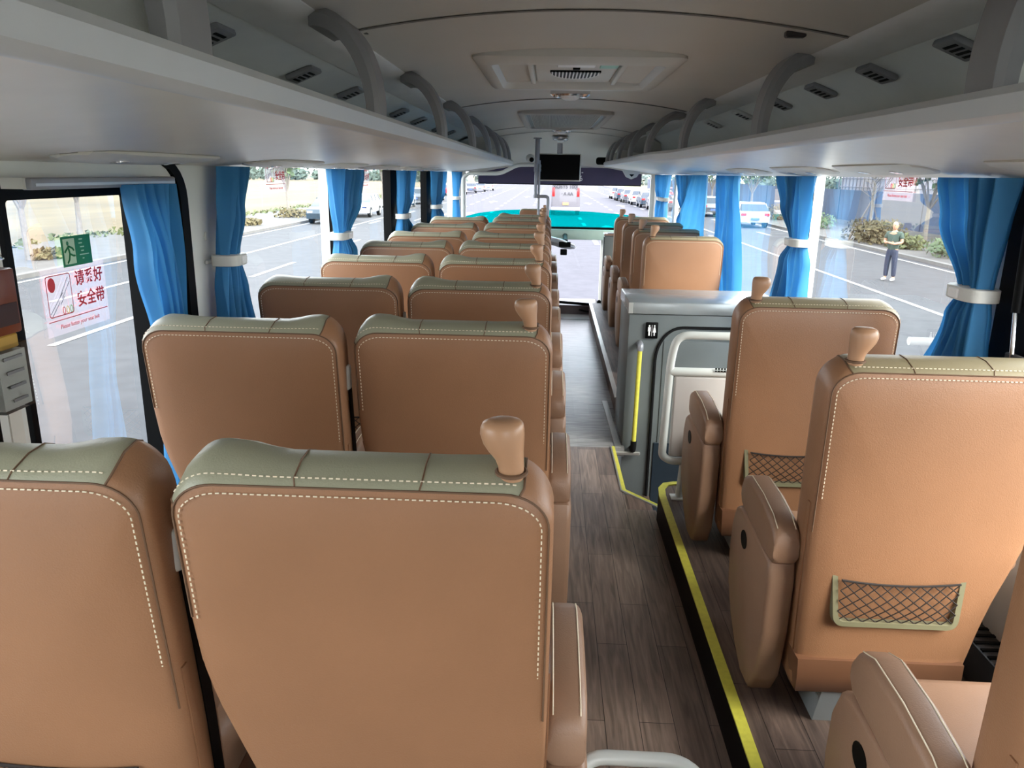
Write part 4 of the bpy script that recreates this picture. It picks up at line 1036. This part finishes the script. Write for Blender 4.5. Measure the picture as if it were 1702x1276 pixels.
# trees
def leaf_cloud(bm, blobs, n, size, rnd):
    for _ in range(n):
        c, r = blobs[rnd.randrange(len(blobs))]
        d = Vector((rnd.gauss(0, 1), rnd.gauss(0, 1), rnd.gauss(0, 1))).normalized()*(rnd.random()**.4)
        p = Vector(c)+Vector((d.x*r[0], d.y*r[1], d.z*r[2])); a = Vector((rnd.gauss(0, 1), rnd.gauss(0, 1), rnd.gauss(0, 1))).normalized(); b = a.orthogonal().normalized()
        s_ = size*rnd.uniform(.6, 1.4); vs = [bm.verts.new(p+q) for q in (a*s_, b*s_*.6, -a*s_, -b*s_*.6)]; bm.faces.new(vs)
def tree(x, y, h, cw, label, leaf=LEAF, seed=0, n=900, bare=False, name='roadside_tree', grp='roadside trees', z0=.35, size=.2):
    rnd = random.Random(seed); root = empty(name, (x, y, G+.05), label, 'tree', grp)
    bm = BM(); lean = rnd.uniform(-.2, .2); th = h*z0
    tube(bm, [(0, 0, 0), (lean*.3, 0, th*.5), (lean*.5, 0, th)], [.13, .10, .085], 8)
    tips = []
    for k in range(6 if not bare else 8):
        a = 2*PI*k/6+rnd.uniform(-.4, .4); r = cw*.5*rnd.uniform(.4, .9); zz = th+(h-th)*rnd.uniform(.5, .95)
        mid = Vector((lean*.5+r*.35*math.cos(a), r*.35*math.sin(a), th+(zz-th)*.45)); tip = Vector((lean*.5+r*math.cos(a), r*math.sin(a), zz))
        tube(bm, [(lean*.5, 0, th*.93), mid, tip], [.06, .04, .015], 6); tips.append(tip)
        for q in range(2):
            e = mid.lerp(tip, .4+.3*q); tube(bm, [e, e+Vector((rnd.uniform(-.5, .5), rnd.uniform(-.5, .5), rnd.uniform(.2, .6)))*cw*.25], [.025, .008], 5)
    link('trunk', bm, BARK, root)
    if not bare or n:
        bm = BM(); bl = [(t, (cw*.26, cw*.26, (h-th)*.22)) for t in tips]+[((lean*.5, 0, th+(h-th)*.6), (cw*.42, cw*.42, (h-th)*.4))]
        leaf_cloud(bm, bl, n, size, rnd); link('crown', bm, leaf, root, smooth=False)
    return root
tree(-16.2, 23.5, 4.6, 3.0, 'nearly bare young tree seen through the emergency window', LEAFY, 1, 160, True)
tree(-17.3, 41.5, 4.3, 2.6, 'pale-trunked leafy tree, first beyond curtain in window two', LEAFY, 2, 700)
tree(-17.8, 53.0, 4.2, 2.4, 'thin tree with forked trunk beside the belt sticker in window two', LEAF, 3, 300)
tree(-18.5, 66, 4.8, 3.4, 'round green tree near the seal edge of window two', LEAF, 4, 800)
tree(-18.5, 30, 4.4, 2.6, 'sparse tree hidden partly by the white pillar', LEAFY, 5, 300)
tree(-17.5, 82, 4.8, 3.2, 'leafy tree seen in the window ahead of pale pillar', LEAFY, 6, 600)
tree(-17.5, 100, 5.0, 3.4, 'green tree far along field side near black pillar', LEAF, 7, 600)
tree(-17.5, 125, 5.0, 3.6, 'farthest green tree on the field side of road', LEAF, 8, 500)
tree(16.9, 36.0, 4.9, 4.4, 'green tree with white painted trunk beside the standing man', LEAF, 9, 1500)
tree(16.9, 52, 5.0, 3.6, 'green tree behind the reflected curtain by blue hoarding', LEAF, 10, 900)
tree(16.6, 27.5, 4.6, 3.4, 'leafy tree behind the nearest single side curtain', LEAF, 11, 700)
tree(16.6, 66, 4.8, 3.6, 'green tree above the white car, hoarding side', LEAF, 12, 800)
tree(16.6, 82, 4.8, 3.6, 'green tree far along the hoarding side', LEAF, 13, 700)
# supported sapling tripod
root = empty('tree_support', (15.4, 38.6, G+.08), 'slim wooden tripod holding a bare sapling over dry shrubs', 'tree support')
for k in range(3):
    a = 2*PI*k/3+.3; bm = BM(); tube(bm, [(.85*math.cos(a), .85*math.sin(a), 0), (0, 0, 1.9)], .035, 6); link('pole', bm, BARK, root)
bm = BM(); tube(bm, [(0, 0, 0), (.03, 0, 1.6), (0, .05, 3.2)], [.05, .04, .02], 6)
rnd = random.Random(3)
for k in range(26):
    z = 1.7+rnd.random()*1.4; a = rnd.uniform(0, 6.3); tube(bm, [(0, 0, z), (.9*math.cos(a)*rnd.uniform(.5, 1), .9*math.sin(a), z+rnd.uniform(.4, 1.2))], [.02, .006], 4)
link('sapling', bm, BARK, root)
def shrub(x, y, r, h, m_, label, seed, n=500):
    rnd = random.Random(seed); bm = BM()
    bl = [((rnd.uniform(-r, r)*.5, rnd.uniform(-r, r)*.8, h*.4), (r*.6, r*.7, h*.6)) for _ in range(5)]
    leaf_cloud(bm, bl, n, .10, rnd)
    for v in bm.verts: v.co.z = max(0, v.co.z)
    o = link('shrub', bm, m_, smooth=False); o.location = (x, y, G+.08); return tag(o, label, 'shrub', 'roadside shrubs')
shrub(15.4, 37.4, 1.4, 1.1, SHRUBD, 'dry brown shrub clump under the tripod support', 1, 1400)
shrub(15.9, 31.5, 1.4, .75, LEAF, 'green low shrub behind the standing man', 2, 900)
shrub(15.5, 34.4, .8, .6, LEAFY, 'yellowish low shrub beside the white trunk', 3, 600)
shrub(15.8, 48, 1.4, .9, LEAF, 'green shrub by the white window pillar outside', 4, 700)
shrub(16.0, 56, 1.6, 1.1, SHRUBD, 'dry shrub clump near the white parked car', 5, 800)
shrub(-15.9, 24.0, .7, .3, SHRUBD, 'dry tuft at foot of the bare tree, emergency window', 6, 500)
shrub(-15.8, 41.0, 1.0, .35, SHRUBD, 'dry tuft at the foot of pale-trunked tree', 7, 400)
shrub(-15.8, 48.5, 1.3, .5, SHRUBD, 'dry tuft on paving near the dark parked car', 8, 500)
bm = BM(); rnd = random.Random(5)
for _ in range(1300):
    y = rnd.uniform(18, 110); p = Vector((-19.6+rnd.gauss(0, .5), y, G+.08+abs(rnd.gauss(0, .05)))); a = Vector((rnd.gauss(0, 1), rnd.gauss(0, 1), rnd.gauss(0, 1))).normalized()*.12; b = a.orthogonal()
    bm.faces.new([bm.verts.new(p+q) for q in (a, b, -a)])
tag(link('verge_grass', bm, LEAFY, smooth=False), 'ragged green grass edge between paving and field', 'grass', kind='stuff')
bm = BM(); rnd = random.Random(6)
blobs = []
for _ in range(420):
    a = rnd.uniform(-1.4, 1.4); R_ = rnd.uniform(230, 300); h_ = rnd.uniform(2, 4.5); blobs.append(((R_*math.sin(a), R_*math.cos(a), G+h_*.5), (h_*1.3, h_*1.3, h_*.6)))
leaf_cloud(bm, blobs, 22000, .8, rnd)
tag(link('treeline', bm, TREEL), 'hazy green line of trees along the horizon', 'trees', kind='stuff')
# blue hoarding
root = empty('hoarding_fence', (19.4, 0, G), 'long blue construction hoarding along the pavement', 'fence')
bm = BM(); box(bm, 0, .05, 10, 160, .1, 2.25); link('panel', bm, FENCE, root, smooth=False)
bm = BM(); box(bm, -.12, .15, 10, 160, 0, .32); link('base', bm, KERB, root, smooth=False)
for k in range(24):
    bm = BM(); box(bm, -.03, 0, 12+6*k, 12.08+6*k, .3, 2.3); link('post', bm, FENCE, root, smooth=False)
# lattice tower blocks behind hoarding
root = empty('scaffold_building', (44, 95, G), 'grey scaffolded building beyond the blue hoarding', 'building')
bm = BM(); box(bm, -7, 7, -8, 8, 0, 14); link('wall', bm, mat('haze_grey', (128, 126, 134), .9), root, smooth=False)
bm = BM(); rnd = random.Random(8)
for k in range(15): tube(bm, [(-7.3, -8+k*1.14, 0), (-7.3, -8+k*1.14, 14)], .07, 4); tube(bm, [(-7+k, -8.3, 0), (-7+k, -8.3, 14)], .07, 4)
for z in range(1, 13):
    tube(bm, [(-7.3, -8, z), (-7.3, 8, z)], .06, 4); tube(bm, [(-7, -8.3, z), (7, -8.3, z)], .06, 4); tube(bm, [(-7, -8.3, z), (-5, -8.3, z+1)], .05, 4); tube(bm, [(0, -8.3, z), (2, -8.3, z+1)], .05, 4)
link('scaffold', bm, mat('scaffold_grey', (96, 92, 98), .8), root)

# cars
def make_car(body_m, name='car', van=False):
    root = empty(name)
    L_, H, W_ = (4.5, 1.5, .9)
    prof = [(-2.2, .35), (-2.25, .7), (-2.1, .98), (-1.5, 1.02), (1.2, .98), (1.5, .93), (2.1, .82), (2.25, .6), (2.2, .3)]
    bm = BM(); rg = []
    for x, s_ in ((-.9, .93), (-.87, .985), (-.6, 1), (.6, 1), (.87, .985), (.9, .93)):
        rg.append([(x, p[0]*s_, .3+(p[1]-.3)*(1 if s_ > .95 else .97)) for p in prof])
    loft(bm, rg); link('body', bm, body_m, root, angle=30)
    cab = [(-2.0, .98), (-1.55, 1.38), (-1.2, 1.46), (.1, 1.46), (.45, 1.40), (1.35, .96)]
    bm = BM(); loft(bm, [[(x, p[0], p[1]) if p[1] < 1.1 else (x*.84, p[0], p[1]) for p in cab] for x in (-.86, .86)]); cb = link('cabin_glass', bm, mat('car_glass', (40, 48, 54), .1), root, angle=25)
    bm = BM(); rfp = [(-1.52, 1.385), (-1.2, 1.465), (.1, 1.465), (.42, 1.405)]
    loft(bm, [[(x, p[0], p[1]+.012) for p in rfp]+[(x, p[0], p[1]-.03) for p in rfp[::-1]] for x in (-.73, .73)]); link('roof', bm, body_m, root)
    for s_ in (-1, 1):
        bm = BM()
        for y in (-1.75, -.55, .45): tube(bm, [(s_*.875, y, .98), (s_*.745, y+(.25 if y < -1 else 0), 1.42)], .03, 5)
        link('window_pillar', bm, body_m, root)
        for y in (-1.35, 1.35):
            bm = BM(); tube(bm, [(s_*.72, y, .33), (s_*.92, y, .33)], .33, 18); wl = link('wheel', bm, RUBBER, root)
            bm = BM(); tube(bm, [(s_*.9, y, .33), (s_*.93, y, .33)], .19, 12); link('hub', bm, STEEL, wl)
        bm = BM(); box(bm, s_*.68-.15, s_*.68+.15, -2.27, -2.15, .72, .88, .02, 1); link('tail_light', bm, mat('tail_red', (170, 24, 24), .3), root)
        bm = BM(); box(bm, s_*.66-.16, s_*.66+.16, 2.12, 2.24, .60, .74, .02, 1); link('headlight', bm, CHROME, root)
    bm = BM(); box(bm, -.24, .24, -2.275, -2.25, .48, .6); link('number_plate', bm, mat('plate_blue', (60, 90, 170), .5), root)
    return root
CW = mat('car_white', (150, 152, 154), .25, var=.01); CD = mat('car_dark', (44, 56, 66), .25, var=.01); CS = mat('car_silver', (96, 100, 106), .25, .4, var=.01); CR = mat('car_red', (150, 40, 50), .25, var=.01)
protos = {}
def car(mm, x, y, label, rz=0):
    if mm.name not in protos: protos[mm.name] = make_car(mm); o = protos[mm.name]
    else: o = copy_tree(protos[mm.name])
    o.location = (x, y, G); o.rotation_euler[2] = rz; tag(o, label, 'car', 'parked cars')
car(CD, -12.7, 45.5, 'dark car parked by the kerb in the seal edge of window two', PI)
car(CW, -12.6, 52.5, 'white car parked directly ahead of the dark car', PI)
car(CW, -12.5, 66, 'white car seen beside black pillar, field side', PI)
car(CS, -12.5, 75, 'silver car parked between two white cars, field side')
car(CW, -12.4, 84, 'white car parked ahead of the silver one, field side')
car(CW, 12.2, 49.5, 'white car beyond the untied curtain, hoarding side')
car(CS, 12.3, 62, 'silver car partly behind loose curtain, hoarding side')
car(CW, 12.4, 74, 'white car beside the windscreen corner, hoarding side')
fl = [(CS, 9.6, 70, 'silver car lowest in the parked row ahead'), (CD, 9.4, 76.5, 'dark car behind the silver in the parked row ahead'), (CW, 9.2, 83, 'white car second along parked row ahead'), (CS, 8.9, 89, 'silver car midway in parked row ahead'), (CD, 8.7, 95, 'dark car midway in parked row ahead'), (CW, 8.6, 102, 'white car far along the parked row ahead'), (CS, 11.8, 84, 'silver car in second row behind parked row ahead'), (CW, 11.8, 92, 'white car in second row behind parked row ahead')]
for m_, x, y, l in fl: car(m_, x, y, l)
for m_, x, y, l in [(CR, -13.0, 104, 'red car by the windscreen pillar, field side'), (CW, -12.6, 111, 'white car beside the red one ahead'), (CS, -12.0, 119, 'silver car beyond the red and white cars ahead'), (CW, -11.4, 128, 'white car in the field side row ahead under shade edge'), (CW, -10.8, 138, 'farthest white car in row under the shade')]: car(m_, x, y, l, .1)
# white coach rear ahead
MBW = mat('minibus_white', (92, 92, 95), .5, var=.01)
root = empty('white_minibus', (1.15, 58, G), 'white minibus rear with printed letters in the windscreen', 'minibus')
bm = BM(); box(bm, -1.05, 1.05, 0, 6.5, .35, 2.75, .12, 3); link('body', bm, MBW, root)
bm = BM(); box(bm, -.85, .80, -.02, .02, 2.35, 2.45, .01, 1); link('rear_window_edge', bm, mat('grey_line', (150, 152, 165), .6), root)
text('rear_lettering', 'XOSYS 100J', .36, mat('soft_grey_print', (44, 44, 50), .6), root, (-.05, -.03, 2.05), (PI/2, 0, 0), .005)
text('rear_lettering', '· A AA', .30, mat('soft_grey_print', (44, 44, 50), .6), root, (.1, -.03, 1.55), (PI/2, 0, 0), .005)
for s_ in (-1, 1):
    bm = BM(); box(bm, s_*.9-.1, s_*.9+.1, -.03, .05, 1.35, 2.0, .04, 2); link('tail_light', bm, mat('tail_red', (170, 24, 24), .3), root)
    bm = BM(); tube(bm, [(s_*.75, 1.2, .38), (s_*1.06, 1.2, .38)], .38, 18); link('wheel', bm, RUBBER, root)
bm = BM(); box(bm, -.22, .22, -.04, .0, .75, .95, .01, 1); link('number_plate', bm, mat('plate_orange', (206, 130, 80), .5), root)
bm = BM(); box(bm, -1.05, 1.05, -.08, .1, .35, .6, .04, 2); link('bumper', bm, mat('grey_bumper', (120, 122, 128), .5), root)

# ------------------------------------------------------------------ standing man
def skin_mesh(name, verts, edges, radii, m_, parent, root_i=0, sub=2):
    me = bpy.data.meshes.new(name); me.from_pydata(verts, edges, []); o = bpy.data.objects.new(name, me); C.objects.link(o)
    sk = o.modifiers.new('skin', 'SKIN'); 
    for i, r in enumerate(radii):
        rr_ = r if isinstance(r, tuple) else (r, r); me.skin_vertices[0].data[i].radius = rr_
    me.skin_vertices[0].data[root_i].use_root = True
    sk.use_smooth_shade = True; s2 = o.modifiers.new('subd', 'SUBSURF'); s2.levels = sub; s2.render_levels = sub
    me.materials.append(m_); o.parent = parent; return o
SK = mat('skin_tone', (176, 130, 104), .55)
man = empty('person', (10.25, 23.7, G+.01), 'man in dark green t-shirt and navy trousers standing with folded arms', 'person', rz=math.radians(-48))
# local frame: faces -y (towards the coach); x right
V_ = [(0, 0, .95), (0, .01, 1.15), (0, .01, 1.36), (0, 0, 1.46), (0, -.01, 1.53),
      (-.085, 0, .80), (-.11, 0, .50), (-.12, .02, .09), (-.13, -.10, .04),
      (.085, 0, .80), (.11, -.01, .50), (.12, .02, .09), (.13, -.10, .04),
      (-.19, .0, 1.38), (-.26, -.02, 1.14), (-.12, -.21, 1.13), (.04, -.235, 1.13),
      (.19, .0, 1.38), (.26, -.02, 1.14), (.12, -.24, 1.10), (-.05, -.27, 1.14)]
E_ = [(0, 1), (1, 2), (2, 3), (3, 4), (0, 5), (5, 6), (6, 7), (7, 8), (0, 9), (9, 10), (10, 11), (11, 12), (2, 13), (13, 14), (14, 15), (15, 16), (2, 17), (17, 18), (18, 19), (19, 20)]
R_ = [(.10, .08), (.13, .10), (.15, .10), .055, .05, .085, .06, .04, .03, .085, .06, .04, .03, .06, .045, .036, .026, .06, .045, .036, .026]
skin_mesh('body', V_, E_, R_, SK, man)
bm = BM(); rg = []
for z, rx, ry, oy in ((1.50, .045, .05, -.01), (1.53, .062, .075, -.015), (1.57, .074, .09, -.01), (1.62, .08, .098, 0), (1.67, .078, .095, .005), (1.71, .062, .075, .008), (1.73, .03, .04, .01)):
    rg.append([(rx*math.cos(2*PI*k/16), oy+ry*math.sin(2*PI*k/16), z) for k in range(16)])
loft(bm, rg); ico(bm, (0, -.105, 1.605), .016, 1, (.8, 1, 1.4)); [ico(bm, (s_*.082, .005, 1.61), .02, 1, (.4, .8, 1.4)) for s_ in (-1, 1)]
hd = link('head', bm, SK, man)
bm = BM(); ico(bm, (0, .022, 1.665), .094, 2, (.92, 1.02, .86)); bmesh.ops.delete(bm, geom=[v for v in bm.verts if v.co.y < -.045 and v.co.z < 1.695 or v.co.z < 1.61], context='VERTS'); link('hair', bm, mat('black_hair', (22, 20, 20), .6), man)
for s_ in (-1, 1):
    bm = BM(); ico(bm, (s_*.03, -.092, 1.63), .009, 1); link('eye', bm, BLACK, hd)
bm = BM(); box(bm, -.022, .022, -.10, -.09, 1.567, 1.573, .002, 1); link('mouth', bm, mat('lips', (140, 80, 70), .6), hd)
shirt = mat('green_tshirt', (58, 74, 66), .85); navy = mat('navy_trousers', (38, 46, 66), .85)
skin_mesh('t_shirt', [(0, 0, .82), (0, .01, 1.13), (0, .01, 1.36), (0, 0, 1.45), (-.19, 0, 1.38), (-.245, -.01, 1.22), (.19, 0, 1.38), (.245, -.01, 1.22)], [(0, 1), (1, 2), (2, 3), (2, 4), (4, 5), (2, 6), (6, 7)], [(.19, .145), (.175, .135), (.17, .12), .07, .078, .07, .078, .07], shirt, man)
skin_mesh('trousers', [(0, 0, 1.0), (0, 0, .90), (-.085, 0, .80), (-.11, 0, .50), (-.12, .02, .10), (.085, 0, .80), (.11, -.01, .50), (.12, .02, .10)], [(0, 1), (1, 2), (2, 3), (3, 4), (1, 5), (5, 6), (6, 7)], [(.15, .115), (.165, .125), .10, .08, .066, .10, .08, .066], navy, man)
for s_ in (-1, 1):
    skin_mesh('shoe', [(s_*.125, .06, .05), (s_*.13, -.04, .045), (s_*.135, -.16, .035)], [(0, 1), (1, 2)], [.045, .05, .038], WHITE, man)
    hv, he, hr = [(0, 0, 0)], [], [.028]
    for f in range(5):
        a = (-.03+.015*f); l = (.05, .075, .08, .075, .06)[f]; i0_ = len(hv)
        hv += [(l*.45, -.012, a), (l*.8, -.008, a*1.1), (l, .004, a*1.1)]; he += [(0, i0_), (i0_, i0_+1), (i0_+1, i0_+2)]; hr += [.010, .009, .008]
    h_ = skin_mesh('hand', hv, he, hr, SK, man, 0, 1); h_.location = (.05, -.245, 1.13) if s_ < 0 else (-.06, -.28, 1.14)
    if s_ > 0: h_.rotation_euler = (0, PI, 0)
